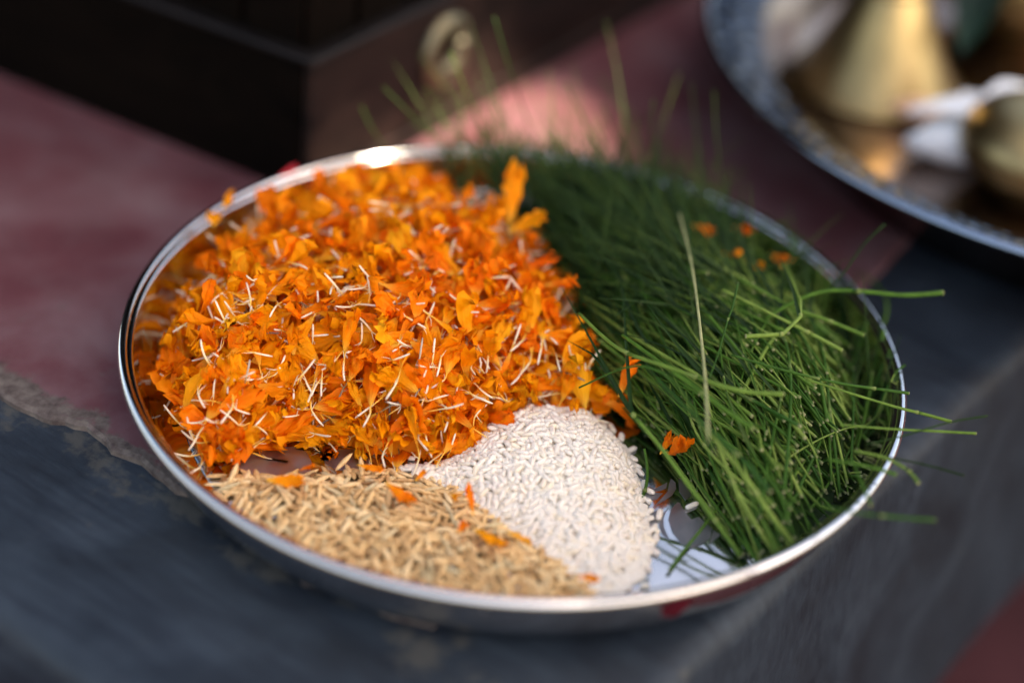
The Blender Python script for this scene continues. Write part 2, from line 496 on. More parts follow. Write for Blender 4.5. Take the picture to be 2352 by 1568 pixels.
# top slab as a simple sheet + the shoulder strip
rb = .011; H = .165
def strip_platform():
    V = []; Fc = []
    prof = [(-.045, 0.0), (-.03, 0), (-.018, 0), (-rb, 0)]
    for k in range(1, 9):
        a = k / 8 * PI / 2; prof.append((-rb + rb * math.sin(a), -rb + rb * math.cos(a)))
    for k in range(1, 13): prof.append((.012 * k / 12, -rb - (H - rb) * k / 12))
    cr = .05; path = []
    for s in np.r_[np.linspace(4, .8, 6), np.linspace(.6, EDGE_S + cr, 90)]: path.append(('n', s))
    for k in range(1, 12): path.append(('c', k / 12 * PI / 2))
    for n in np.r_[np.linspace(EDGE_N - cr, -.5, 70), np.linspace(-.8, -4, 6)]: path.append(('s', n))
    for t, v in path:
        for (o, z) in prof:
            j = .0022 * (vnoise(v * 45 + 7, o * 40 + z * 60) - .5) * min(1, max(0, (o + .03) / .02))
            if t == 'n': s, n = v, EDGE_N + o + j
            elif t == 's': s, n = EDGE_S - o - j, v
            else: rr = cr + o + j; s = EDGE_S + cr - rr * math.sin(v); n = EDGE_N - cr + rr * math.cos(v)
            V.append(plane_pt(s, n, z))
    m = len(prof)
    for i in range(len(path) - 1):
        for k in range(m - 1): Fc.append((i * m + k, i * m + k + 1, (i + 1) * m + k + 1, (i + 1) * m + k))
    # flat top: polygon through first profile ring plus far corner
    ring = [i * m for i in range(len(path))]
    V.append(plane_pt(4, -4, 0)); Fc.append(ring[::1] + [len(V) - 1])
    return V, Fc
V, Fc = strip_platform()
V = [(v[0], v[1], v[2] - .0028) for v in V]
me = mesh('slate_platform', V, Fc, M_SLATE); o = link('slate_platform', me)
me.polygons[len(Fc) - 1].use_smooth = False
tag(o, kind='structure')

# red coat: a thin ragged sheet lying on the slate, its edges parallel to the platform edges
def red_coat():
    top = -.0002
    E = []
    for n in np.linspace(-3, -.6, 8): E.append((-.126, n))
    for n in np.linspace(-.58, .045, 150):
        s = -.128 + .010 * (vnoise(n * 30, 3.3) - .5) + .006 * (vnoise(n * 90, 8.1) - .5) + .0025 * (vnoise(n * 300, 1.7) - .5)
        E.append((s, n))
    for s in np.linspace(-.12, 3, 160):
        n = .060 + .006 * (vnoise(s * 40, 13.3) - .5) + .002 * (vnoise(s * 200, 5.7) - .5)
        E.append((s, n))
    V = []; k = len(E)
    for s, n in E: V.append(plane_pt(s, n, -.0034))
    for s, n in E: V.append(plane_pt(s + .0004, n - .0004, top - .0008))
    for s, n in E: V.append(plane_pt(s + .0022, n - .0022, top))
    V.append(plane_pt(3, -3, top))
    Fc = []
    for i in range(k - 1):
        Fc.append((i, i + 1, k + i + 1, k + i)); Fc.append((k + i, k + i + 1, 2 * k + i + 1, 2 * k + i))
    Fc.append([2 * k + i for i in range(k)] + [3 * k])
    return V, Fc
V, Fc = red_coat()
o = link('red_floor', mesh('red_floor', V, Fc, M_RED, smooth=False)); tag(o, kind='structure')
V = [(-40, -40, -H - .12), (40, -40, -H - .12), (40, 40, -H - .12), (-40, 40, -H - .12)]
M_STEP = mat_plain('worn_red_step', (.060, .022, .026), .65, 0, .12, .25, 12)
M_EARTH = mat_plain('swept_earth', (.060, .052, .046), .9, 0, .1, .3, 3)
o = link('ground', mesh('ground', V, [(0, 1, 2, 3)], M_EARTH)); tag(o, kind='structure')
x0, x1, y0, y1 = -4.0, .55, -.55, 4.0       # the red lower step that runs round the platform
ring = [plane_pt(-.62, .58, -H), plane_pt(4, .58, -H), plane_pt(4, -4, -H), plane_pt(-.62, -4, -H)]
V = ring + [(a, b, -H - .14) for a, b, c in ring]
o = link('lower_step', mesh('lower_step', V, [(3, 2, 1, 0)] + [(i, (i + 1) % 4, 4 + (i + 1) % 4, 4 + i) for i in range(4)], M_STEP, smooth=False)); tag(o, kind='structure')

# ================================================================ STEEL PLATE
FR = .1285            # floor radius
WR = [.1285, .134, .138, .141, .1433, .1446]; WZ = [.0012, .0027, .0056, .0110, .0190, .0262]
def wall_z(r):        # inner surface height at radius r
    return float(np.interp(r, WR, WZ))
plate = empty('steel_plate')
tag(plate, 'round polished stainless steel plate with a rolled rim, heaped with marigold, rice, paddy and grass', 'plate')
prof = [(.0005, .0012), (.06, .0012), (.11, .0012), (.126, .0012)] + list(zip(WR, WZ)) + [(.1449, .0270), (.1456, .0275), (.1480, .0279)]
V, Fc = lathe(prof, 200); link('dish_wall', mesh('dish_wall', V[:], [f for f in Fc], M_STEEL), plate)
prof = [(.1480, .0268), (.1465, .0266), (.1456, .0258), (.1444, .0190), (.1422, .0105), (.1392, .0045), (.1350, .0013), (.1300, .0002), (.0005, .0001)]
V, Fc = lathe(prof, 200); link('outer_wall', mesh('outer_wall', V, Fc, M_STEEL), plate)
V, Fc = torus(.1487, .0019, .0272, 220, 14); link('rolled_rim', mesh('rolled_rim', V, Fc, M_RIM), plate)
V, Fc = lathe([(.0005, .0016), (.1270, .0016), (.1276, .0012)], 160); link('brushed_floor', mesh('brushed_floor', V, Fc, M_FLOOR), plate)

# etched flower motif: matte shapes lying on the floor
def leaf_shape(cx, cy, ang, L, w, bend=0.0, notch=0):
    n = 18; up = []; dn = []
    for i in range(n + 1):
        t = i / n
        x = L * t; c = bend * math.sin(t * PI * .5) * L
        hw = w * (math.sin(PI * min(1, t ** .8)) ** .75)
        if notch: hw *= 1 + .28 * math.sin(t * 22 + ang)
        up.append((x, c + hw)); dn.append((x, c - hw))
    pts = up + dn[::-1][1:-1]
    ca, sa = math.cos(ang), math.sin(ang)
    return [(cx + x * ca - y * sa, cy + x * sa + y * ca) for x, y in pts]
def etched(pts, z=.00175):
    P = [(x, y, z) for x, y in pts] + [(x, y, z - .0001) for x, y in pts]; n = len(pts)
    return P, [tuple(range(n))] + [(i, (i + 1) % n, n + (i + 1) % n, n + i) for i in range(n)]
def px_shape(pts, ox, oy, sc):
    return [tuple(at((ox + x / sc) * .57422, (oy + y / sc) * .57422, .00175)[:2]) for x, y in pts]
SH = [px_shape(q, 2240, 1760, 1.96) for q in (
    [(920, 485), (870, 540), (850, 620), (880, 720), (950, 810), (1030, 850), (1110, 820), (1180, 760), (1195, 690), (1090, 600), (1030, 620), (985, 570), (940, 490)],
    [(840, 330), (760, 370), (690, 405), (720, 402), (790, 392), (832, 375)],
    [(870, 300), (905, 330), (910, 380), (880, 430), (820, 470), (745, 510), (790, 460), (845, 400), (855, 340)],
    [(660, 440), (750, 410), (805, 415), (760, 460), (680, 480), (650, 500)],
    [(650, 530), (700, 515), (735, 560), (800, 525), (765, 575), (745, 620), (755, 670), (785, 712), (735, 735), (690, 640)],
    [(862, 515), (830, 560), (812, 610), (815, 680), (860, 785), (800, 735), (775, 660), (790, 590)],
    [(1200, 700), (1260, 740), (1175, 810)],
    [(930, 300), (1000, 290), (1040, 350), (1030, 430), (985, 470), (935, 400)])]
SH.append(px_shape([(285, 330), (420, 270), (560, 232), (700, 200), (850, 190), (950, 235), (1000, 330), (990, 440), (800, 450), (600, 450), (400, 440), (330, 395)], 800, 1700, 2.24))
SH.append(px_shape([(1110, 250), (1250, 215), (1400, 215), (1500, 260), (1530, 340), (1400, 400), (1230, 400), (1120, 340)], 800, 1700, 2.24))
for k in (1, 2, 3):                                          # the motif repeats round the floor under the heaps
    ca, sa = math.cos(k * PI * 2 / 5 + .35), math.sin(k * PI * 2 / 5 + .35)
    for q in SH[:6]: SH.append([(x * ca - y * sa, x * sa + y * ca) for x, y in q])
for q in SH:
    P, Ff = etched(q); link('etched_leaf', mesh('etched_leaf', P, Ff, M_ETCH, smooth=False), plate)
# a smudge of magenta powder on the outer wall
sm = []
a0 = math.atan2(-.128, .062)
VV = []; FF = []
for i in range(25):
    for j in range(15):
        a = a0 + (i / 24 - .5) * .095; t = j / 14
        z = .006 + .016 * t; r = float(np.interp(z, [.0013, .0045, .0105, .019, .0258], [.135, .1392, .1422, .1444, .1456]))
        VV.append((r * math.cos(a) * 1.002, r * math.sin(a) * 1.002, z))
for i in range(24):
    for j in range(14):
        if ((i - 11.5) / 10.5) ** 2 + ((j - 9) / 6.5) ** 2 < .55 + .55 * vnoise(i * .35 + 3, j * .45 + 8): FF.append((i * 15 + j, (i + 1) * 15 + j, (i + 1) * 15 + j + 1, i * 15 + j + 1))
link('powder_smudge', mesh('powder_smudge', VV, FF, M_PINK), plate)

# ================================================================ HEAP FIELDS
P_PET = [(-.136, .006), (-.134, -.018), (-.126, -.040), (-.110, -.060), (-.096, -.062), (-.085, -.048), (-.070, -.046), (-.052, -.050), (-.036, -.052), (-.018, -.048), (-.010, -.042),
         (-.002, -.026), (.014, -.016), (.030, -.017), (.036, .000), (.030, .020), (.024, .044), (.014, .078), (.004, .094), (-.016, .104), (-.034, .118), (-.046, .131), (-.066, .125), (-.101, .104), (-.124, .070), (-.136, .036)]
P_RICE = [(-.038, -.053), (-.022, -.049), (-.013, -.036), (-.010, -.022), (.006, -.009), (.032, -.010), (.046, -.028), (.052, -.052), (.055, -.080), (.053, -.100), (.042, -.114), (.031, -.108), (.016, -.092), (-.004, -.076), (-.016, -.064)]
P_PAD = [(-.101, -.070), (-.094, -.066), (-.080, -.066), (-.066, -.062), (-.041, -.056), (-.022, -.058), (-.010, -.066), (.015, -.088), (.034, -.106), (.037, -.119), (.015, -.125), (-.020, -.1255), (-.048, -.117), (-.075, -.104), (-.094, -.086)]
P_GRASS = [(-.046, .134), (-.030, .120), (-.012, .106), (.006, .096), (.020, .060), (.030, .015), (.050, -.010), (.070, -.045), (.090, -.082), (.099, -.096), (.108, -.082), (.126, -.052), (.137, -.014), (.138, .03), (.124, .065), (.099, .098), (.055, .128), (.01, .139)]

def H_pet(x, y):
    d = poly_sd(P_PET, x, y)
    h = .041 * (1 - np.exp(-np.clip(d, 0, 1) / .017)) + .006 * (vnoise(np.asarray(x) * 45, np.asarray(y) * 45) - .5) * np.clip(d / .01, 0, 1)
    return np.where(d > 0, h, 0)
def H_rice(x, y):
    d = poly_sd(P_RICE, x, y)
    cx, cy = np.asarray(x) - .018, np.asarray(y) + .040
    h = .0085 * np.exp(-((cx ** 2 / .0013 + cy ** 2 / .0022) ** 1.2)) + .0042 + .0016 * (vnoise(np.asarray(x) * 55 + 3, np.asarray(y) * 55) - .5)
    h = h * (1 - np.exp(-np.clip(d, 0, 1) / .006)) + .0016 * (vnoise(np.asarray(x) * 110, np.asarray(y) * 110) - .5) * np.clip(d / .004, 0, 1)
    return np.where(d > 0, h, 0)
def H_pad(x, y):
    d = poly_sd(P_PAD, x, y)
    h = .0058 * (1 - np.exp(-np.clip(d, 0, 1) / .010)) + .0018 * (vnoise(np.asarray(x) * 90, np.asarray(y) * 90) - .5) * np.clip(d / .004, 0, 1)
    return np.where(d > 0, np.maximum(h, .0004), 0)
def H_grass(x, y):
    d = poly_sd(P_GRASS, x, y)
    x = np.asarray(x); y = np.asarray(y)
    h = .041 * (1 - np.exp(-np.clip(d + .004, 0, 1) / .020))
    return np.where(d > -.004, h, 0)

FLOORZ = .0018
def under(name, Hf, poly, mat, drop, step=.0028):
    P = np.array(poly); x0, y0 = P.min(0); x1, y1 = P.max(0)
    xs = np.arange(x0, x1 + step, step); ys = np.arange(y0, y1 + step, step)
    X, Y = np.meshgrid(xs, ys, indexing='ij'); Z = Hf(X, Y) - drop
    ok = Z > .0008
    V = np.c_[X.ravel(), Y.ravel(), np.maximum(Z, 0).ravel() + FLOORZ]; ny = len(ys); T = []
    for i in range(len(xs) - 1):
        for j in range(ny - 1):
            if ok[i, j] or ok[i + 1, j] or ok[i, j + 1] or ok[i + 1, j + 1]:
                a, b, c, d = i * ny + j, (i + 1) * ny + j, (i + 1) * ny + j + 1, i * ny + j + 1
                T += [(a, b, c), (a, c, d)]
    used = np.unique(np.array(T)); remap = -np.ones(len(V), int); remap[used] = np.arange(len(used))
    return V[used], remap[np.array(T)]


def rotmat(yaw, pitch, roll):
    cy, sy = np.cos(yaw), np.sin(yaw); cp, sp = np.cos(pitch), np.sin(pitch); cr, sr = np.cos(roll), np.sin(roll)
    Rz = np.array([[cy, -sy, 0], [sy, cy, 0], [0, 0, 1]]); Ry = np.array([[cp, 0, -sp], [0, 1, 0], [sp, 0, cp]])
    Rx = np.array([[1, 0, 0], [0, cr, -sr], [0, sr, cr]]); return Rz @ Ry @ Rx


def slope_basis(Hf, x, y, e=.003):
    hx = float(Hf(np.array([x + e]), np.array([y]))[0] - Hf(np.array([x - e]), np.array([y]))[0]) / (2 * e)
    hy = float(Hf(np.array([x]), np.array([y + e]))[0] - Hf(np.array([x]), np.array([y - e]))[0]) / (2 * e)
    hx = max(-1.1, min(1.1, hx)); hy = max(-1.1, min(1.1, hy))
    n = np.array([-hx, -hy, 1.]); n /= np.linalg.norm(n)
    a = np.cross([0, 1., 0], n); a /= np.linalg.norm(a); b = np.cross(n, a)
    return np.c_[a, b, n]


class Joined:
    """collects transformed copies of triangle pieces into one mesh"""
    def __init__(s): s.V = []; s.T = []; s.A = {}; s.n = 0
    def add(s, V, T, **attrs):
        s.V.append(V); s.T.append(T + s.n); s.n += len(V)
        for k, v in attrs.items(): s.A.setdefault(k, []).append(np.broadcast_to(np.asarray(v, float), (len(V),)))
    def build(s, name, mat, parent=None):
        me = fast_mesh(name, np.concatenate(s.V), np.concatenate(s.T), mat, {k: np.concatenate(v) for k, v in s.A.items()})
        return link(name, me, parent)


def to4(R, p):
    m = Matrix.Identity(4)
    for i in range(3):
        for j in range(3): m[i][j] = float(R[i][j])
        m[i][3] = float(p[i])
    return m


def inside_samples(poly, n, margin=0.0, hmin=None):
    P = np.array(poly); x0, y0 = P.min(0); x1, y1 = P.max(0); out = []
    m = 6 * n; x = rng.uniform(x0, x1, m * 3); y = rng.uniform(y0, y1, m * 3)
    ok = poly_sd(poly, x, y) > margin; x = x[ok]; y = y[ok]
    area = (x1 - x0) * (y1 - y0) * ok.mean(); rm = .78 * math.sqrt(area / n); used = np.zeros(len(x), bool); res = []; cells = {}
    for fac in (1.0, .8, .6, .3):
        r_ = rm * fac
        for i in range(len(x)):
            if used[i] or len(res) >= n: continue
            cx, cy = int(x[i] / rm), int(y[i] / rm); bad = False
            for dx in (-1, 0, 1):
                for dy in (-1, 0, 1):
                    for (qx, qy) in cells.get((cx + dx, cy + dy), ()):
                        if (qx - x[i]) ** 2 + (qy - y[i]) ** 2 < r_ * r_: bad = True; break
                    if bad: break
                if bad: break
            if not bad:
                used[i] = True; res.append((x[i], y[i])); cells.setdefault((cx, cy), []).append((x[i], y[i]))
        if len(res) >= n: break
    rng.shuffle(res)
    return [tuple(q) for q in res[:n]]


# ================================================================ MARIGOLD FLORETS
SIDE = []
def make_blade(seed):
    g = np.random.default_rng(seed)
    nu, nv = 13, 9
    L = g.uniform(.0105, .0200); Wd = g.uniform(.0028, .0060)
    if g.random() < .18: Wd *= .6
    bend = g.uniform(-1.6, 2.2); curl = g.uniform(-1.6, 2.4); ruff = g.uniform(.0008, .0027); ph = g.uniform(0, 6.28, 4); twist = g.normal(0, .55)
    lobes = g.uniform(.05, .20); kk = g.uniform(7, 15)
    V = []; G = []; SD = []
    for i in range(nu):
        u = i / (nu - 1)
        w = Wd * (.09 + .91 * min(1, (u / .66)) ** .78) * (max(0, 1 - ((u - .74) / .31) ** 2.6) ** .5 if u > .74 else 1)
        w = max(w, .0003)
        if u < .05: w = .0005
        th = bend * u; lx = L * (math.sin(th) / bend if abs(bend) > .05 else u); lz = L * ((1 - math.cos(th)) / bend if abs(bend) > .05 else 0)
        for j in range(nv):
            v = j / (nv - 1) * 2 - 1
            ext = 1 + (lobes * math.cos(v * kk + ph[0])) * max(0, u - .55) / .4
            c = curl * (1 - .55 * u)
            if abs(c) > .05: y = w * math.sin(c * v) / c; z = w * (1 - math.cos(c * v)) / c
            else: y, z = w * v, 0
            z += ruff * u * u * (math.sin(v * kk * .8 + ph[1] + u * 3) + .6 * math.sin(v * 17 + ph[2])) + .0005 * u * math.sin(u * 14 + ph[3]) * (1 - abs(v))
            y += .0008 * u * u * math.sin(u * 19 + v * 4 + ph[2])
            z += .00075 * u * math.sin(u * 17 + ph[0] + v * 3) * math.cos(v * 6 + ph[1] + u * 5) + .0011 * u ** 3 * abs(v) * math.sin(u * 26 + ph[3] * v)
            ct, st = math.cos(twist * u), math.sin(twist * u); y, z = y * ct - z * st, y * st + z * ct
            X = lx * ext - z * math.sin(th); Z = lz + z * math.cos(th)
            V.append((X, y, Z)); G.append(u); SD.append(v)
    Fc = []
    for i in range(nu - 1):
        for j in range(nv - 1):
            a, b, c, d = i * nv + j, (i + 1) * nv + j, (i + 1) * nv + j + 1, i * nv + j + 1
            Fc += [(a, b, c), (a, c, d)]
    V = np.array(V); SIDE.append(np.array(SD)); return V, np.array(Fc, np.int32), np.array(G), L


def make_stalk(seed):
    g = np.random.default_rng(seed + 999)
    L1 = g.uniform(.003, .009); L2 = g.uniform(.005, .009)
    n = 10; a = g.normal(0, .38); b = g.normal(0, .35); kink = g.normal(0, .55)
    P = [np.zeros(3)]; d = np.array([-1., 0, 0]); yaw = 0; pit = 0
    tot = L1 + L2
    rad = []; G = []
    for i in range(n):
        t = i / (n - 1); G.append(t)
        thin = L1 / tot
        rad.append(.00028 if t < thin * .9 else (.00040 if t > thin * 1.1 else .00034))
        if i:
            yaw += a / n + (kink / 2 if abs(t - thin) < .1 else 0); pit += b / n
            P.append(P[-1] + tot / (n - 1) * np.array([-math.cos(yaw) * math.cos(pit), math.sin(yaw), math.sin(pit)]))
    rad[-1] = .00028
    V, Fc, tt = tube(P, rad, 5); V = list(V); tt = list(tt); Fc = list(Fc)
    # pappus bristles
    base = P[int(n * L1 / tot)]
    for k in range(2):
        q = base + np.array([g.uniform(.002, .0045), g.normal(0, .0012), g.normal(0, .0012)])
        v, f, t2 = tube([base, (base + q) / 2 + g.normal(0, .0003, 3), q], [.00022, .00016, .00006], 3, False)
        Fc += [tuple(i + len(V) for i in ff) for ff in f]; V += list(v); tt += [.55] * len(v)
    return np.array(V), tris(Fc), np.array(tt)


NVAR = 30
BL = [make_blade(k) for k in range(NVAR)]; ST = [make_stalk(k) for k in range(NVAR)]
bl_me = [fast_mesh('petal_blade', v, t, M_PETAL, {'grad': g, 'side': SIDE[i], 'tint': np.zeros(len(v))}) for i, (v, t, g, L) in enumerate(BL)]
bl_me2 = [fast_mesh('petal_blade_deep', v, t, M_PETDEEP, {'grad': g, 'side': SIDE[i], 'tint': np.zeros(len(v))}) for i, (v, t, g, L) in enumerate(BL[:10])]
st_me = [fast_mesh('petal_stalk', v, t, M_STALK, {'grad': g, 'tint': np.zeros(len(v))}) for v, t, g in ST]

PET_LABEL = 'curled orange marigold petal in the heap, '
PET_GROUP = 'marigold petals heaped on the left of the plate'
def floret(k, R, p, label, group=None, stalk=True, deep=False, scale=1.0, name='marigold_petal'):
    o = link(name, (bl_me2[k % 10] if deep else bl_me[k])); o.matrix_world = to4(np.asarray(R) * scale, p)
    tag(o, label, 'petal', group)
    if stalk:
        s = link('stalk', st_me[k], o)
    return o


under_V, under_T = under('petal_underlay', H_pet, P_PET, M_PETAL, .013)
jb = Joined(); js = Joined()
ntop = 520; nind = 0; top = inside_samples(P_PET, ntop, .0015)
def pet_xform(x, y, lvl, tilt):
    h = float(H_pet(np.array([x]), np.array([y]))[0])
    z = FLOORZ + h * lvl + (rng.normal(0, .0012) if lvl > .9 else 0)
    B = slope_basis(H_pet, x, y)
    R = B @ rotmat(rng.uniform(0, 2 * PI), rng.normal(.18, tilt), rng.normal(0, tilt * 1.5) + (PI if rng.random() < .35 else 0))
    return R, np.array([x, y, max(z, .003)])
def zone(x, y, Z):
    return min(Z, key=lambda z: math.hypot(x - z[0], y - z[1]))[2]
PZ = [(-.118, .0, 'beside the left wall of the plate'), (-.10, .085, 'along the back left rim'), (-.03, .115, 'at the far back by the bright rim'), (.01, .07, 'bordering the dark grass at the back'),
      (.018, .01, 'between the rice top and the grass'), (-.02, -.03, 'at the foot of the heap by the rice'), (-.07, -.035, 'at the front foot above the paddy'), (-.105, -.045, 'at the front left corner of the heap'), (-.06, .04, 'on the top middle of the heap')]
RZ = [(-.02, -.045, 'in the thin left tail'), (.01, -.025, 'near the back top by the orange petals'), (.04, -.03, 'at the back right by the grass'), (.05, -.07, 'on the right side facing bare steel'), (.04, -.10, 'at the front foot'), (.01, -.065, 'on the slope beside the paddy')]
DZ = [(-.09, -.075, 'at the left end by the wall'), (-.06, -.07, 'around the flat orange petal'), (-.03, -.065, 'at the back by the rice tail'), (-.04, -.105, 'along the front wall, left half'), (.0, -.085, 'beside the crumpled petal'), (.02, -.11, 'at the right tip by the front rim')]
GZ = [(.08, -.07, 'with its cut end near the front rim'), (.12, -.02, 'with its cut end near the right rim'), (.11, .03, 'under the stem that reaches over the rim'), (.06, -.01, 'starting in the middle of the bundle')]
cnt = 0
for idx, (x, y) in enumerate(top):
    R, p = pet_xform(x, y, 1.0, .31)
    k = int(rng.integers(NVAR)); L = BL[k][3]
    p = p - R @ np.array([L * .5, 0, 0]) * np.array([1, 1, .6])
    # keep the stalk end and the blade out of the steel wall
    for _ in range(14):
        pts = np.array([p + R @ np.array([q, 0, 0]) for q in (-.012, 0, L * .5, L)])
        rr = np.hypot(pts[:, 0], pts[:, 1]); low = pts[:, 2] - np.array([wall_z(min(q, .1455)) if q < .151 else -1 for q in rr])
        if rr.max() > .139 and (low.min() < .001 or rr.max() > .150):
            p[:2] *= .975
        else: break
    p[2] += max(0, .0025 - (p[2] + min(0, (R @ np.array([L, 0, 0]))[2], (R @ np.array([-.012, 0, 0]))[2])))
    facing = (CAM - p) @ R[:, 2]
    if cnt < 292:
        floret(k, R, p, PET_LABEL + zone(x, y, PZ), PET_GROUP, stalk=rng.random() < .66); cnt += 1
    else:
        v, t, g, L = BL[k]; jb.add(v @ R.T + p, t, grad=g, side=SIDE[k], tint=rng.random())
        v, t, g = ST[k]; js.add(v @ R.T + p, t, grad=g, tint=rng.random())
for lvl, n in ((.84, 380), (.62, 330), (.4, 220), (.15, 160)):
    for (x, y) in inside_samples(P_PET, n, .003 if lvl > .3 else .001):
        R, p = pet_xform(x, y, lvl, .5); k = int(rng.integers(NVAR))
        L = BL[k][3]; p = p - R @ np.array([L * .5, 0, 0]) * np.array([1, 1, .5]); p[2] = max(p[2], .004)
        rr = math.hypot(p[0], p[1])
        if rr > .128: p[:2] *= .128 / rr
        v, t, g, L = BL[k]; W_ = v @ R.T + p
        W_[:, 2] = np.maximum(W_[:, 2], .0021); q = np.hypot(W_[:, 0], W_[:, 1]); f_ = np.where(q > .137, .137 / q, 1); W_[:, 0] *= f_; W_[:, 1] *= f_
        jb.add(W_, t, grad=g, side=SIDE[k], tint=rng.random())
        if rng.random() < .8:
            v, t, g = ST[int(rng.integers(NVAR))]; W_ = v @ R.T + p; W_[:, 2] = np.maximum(W_[:, 2], .0021)
            q = np.hypot(W_[:, 0], W_[:, 1]); f_ = np.where(q > .138, .138 / q, 1); W_[:, 0] *= f_; W_[:, 1] *= f_
            js.add(W_, t, grad=g, tint=rng.random())
jb.add(under_V, under_T, grad=np.ones(len(under_V)), side=0.0, tint=.02)
# loose pale florets lying on top of the heap
clus = inside_samples(P_PET, 16, .008)
litter = [(cx_ + rng.normal(0, .005), cy_ + rng.normal(0, .005)) for cx_, cy_ in clus for _ in range(6)]
for (x, y) in litter:
    if poly_sd(P_PET, np.array([x]), np.array([y]))[0] < .004: continue
    R, p = pet_xform(x, y, 1.0, .35); p[2] += .0022
    v, t, g = ST[int(rng.integers(NVAR))]; js.add(v @ R.T + p, t, grad=g, tint=rng.random() * .9)
o = jb.build('marigold_petal_heap', M_PETAL)
tag(o, 'dense mass of orange marigold petals filling the left half of the plate', 'petals', kind='stuff')
o = js.build('floret_stalk_litter', M_STALK)
tag(o, 'thin white and yellow floret stalks strewn through the orange petals', 'stalks', kind='stuff')

# single petals lying apart from the heap
def lone(px, py, z, yaw, pitch, roll, k, label, stalk=False, deep=False, scale=1.0):
    p = at(px, py, z); R = rotmat(yaw, pitch, roll)
    L = BL[k][3]; p = p - R @ np.array([L * .5 * scale, 0, 0])
    return floret(k, R, p, label, None, stalk, deep, scale)
flat = sorted(range(NVAR), key=lambda k: np.ptp(BL[k][0][:, 2]))[:8]
fl = flat
lone(655, 1105, .0125, .08, -.05, .55, fl[0], 'flat orange petal lying on the paddy near its left end', scale=1.0)
lone(915, 1128, .0135, -.5, -.25, .5, fl[1], 'curled orange petal lying on the back of the paddy, right of the flat one')
lone(1086, 1150, .0120, 1.75, .5, .8, fl[2], 'small orange petal standing upright where paddy meets rice', scale=.62)
lone(1125, 1220, .0120, -.35, .15, -.4, fl[3], 'crumpled deep orange petal on the paddy, close to the rice', scale=1.1)
lone(1190, 1232, .0110, -.45, .0, .5, fl[4], 'narrow orange petal sliver on the paddy, right of the crumpled one', scale=.55)
lone(1062, 1212, .0110, 1.1, .1, .3, fl[5], 'tiny yellow orange petal on the paddy, left of the crumpled one', scale=.42)
lone(1345, 1326, .0110, .0, .0, .3, fl[6], 'little orange petal at the front tip of the paddy by the rim', scale=.5)
lone(1045, 1140, .0120, -.9, .2, .6, fl[7], 'thin yellow orange petal standing on the paddy edge beside the upright one', scale=.5)
lone(965, 1093, .0110, .9, .3, .4, fl[0], 'small yellow orange scrap of petal between paddy and rice grains', scale=.40)
lone(850, 1070, .0110, -.1, .05, .2, fl[2], 'narrow yellow petal edge lying along the back of the paddy', scale=.52)
lone(700, 1078, .0110, .35, .1, -.5, fl[5], 'short yellow petal on pale stalks above the flat orange petal', stalk=True, scale=.5)
lone(1548, 1048, .0100, -.7, .25, .3, fl[3], 'orange petal under the grass stems, right of the rice', deep=True)
lone(1528, 1020, .0150, .9, .9, .2, fl[1], 'orange petal standing among grass stems just right of the rice', scale=.7)
lone(1612, 522, .040, -.9, .3, .6, fl[2], 'orange petal resting on the grass near the back rim', scale=.75)
lone(1702, 527, .030, -.4, .2, .4, fl[4], 'blurred small orange petal against the back wall of the plate', deep=True, scale=.6)
lone(1668, 585, .036, .2, .2, -.4, fl[6], 'orange petal in the grass, left of the pointed one', scale=.65)
lone(1732, 608, .034, -.6, .1, .7, fl[0], 'pointed orange petal caught in the grass below the back rim', scale=.75)
lone(1790, 598, .026, -1.0, .0, .5, fl[7], 'long deep orange petal sunk between grass and back wall', deep=True, scale=1.1)
lone(1375, 905, .012, .3, .2, .2, fl[1], 'deep orange petal shaded under grass behind the rice', deep=True)
lone(1432, 885, .020, 1.2, .6, .3, fl[3], 'upright orange petal between grass blades behind the rice', deep=True, scale=.9)
lone(1418, 930, .010, -.3, .1, .2, fl[5], 'orange petal half hidden at the back right of the rice', deep=True, scale=.9)
lone(1180, 450, .046, 1.5, .9, .4, fl[2], 'broad orange petal standing up at the back right of the orange heap', scale=1.35)
lone(1210, 520, .042, .2, .35, .3, fl[5], 'orange petal pointing right over the grass below the standing one', scale=1.15)
lone(1275, 655, .036, .1, .0, .8, fl[3], 'deep orange petal poking from the right side of the orange heap', deep=True, scale=.8)
lone(1238, 600, .038, .4, .2, 1.2, fl[4], 'round deep orange petal at the right side of the orange heap, above the poking one', deep=True, scale=.85)
lone(1322, 925, .016, -1.55, .35, .3, fl[6], 'narrow orange petal hanging over the back of the rice', scale=.8)
lone(522, 462, .036, 1.2, .5, .5, fl[1], 'orange petal standing over the left back rim', scale=.7)
lone(492, 500, .034, 1.7, .5, .3, fl[3], 'orange petal leaning on the left back rim, below the standing one', scale=.7)
for i, (px, py, ang, lb) in enumerate(((640, 405, .5, 'dark red petal on the back rim, left one of two'), (700, 425, -.3, 'dark red petal inside the back rim, right one of two'))):
    p = at(px, py, .036); o = link('red_petal', mesh('red_petal', BL[fl[i]][0], BL[fl[i]][1], M_ROSE)); o.matrix_world = to4(rotmat(ang, .3, .5) * .7, p); tag(o, lb, 'petal')

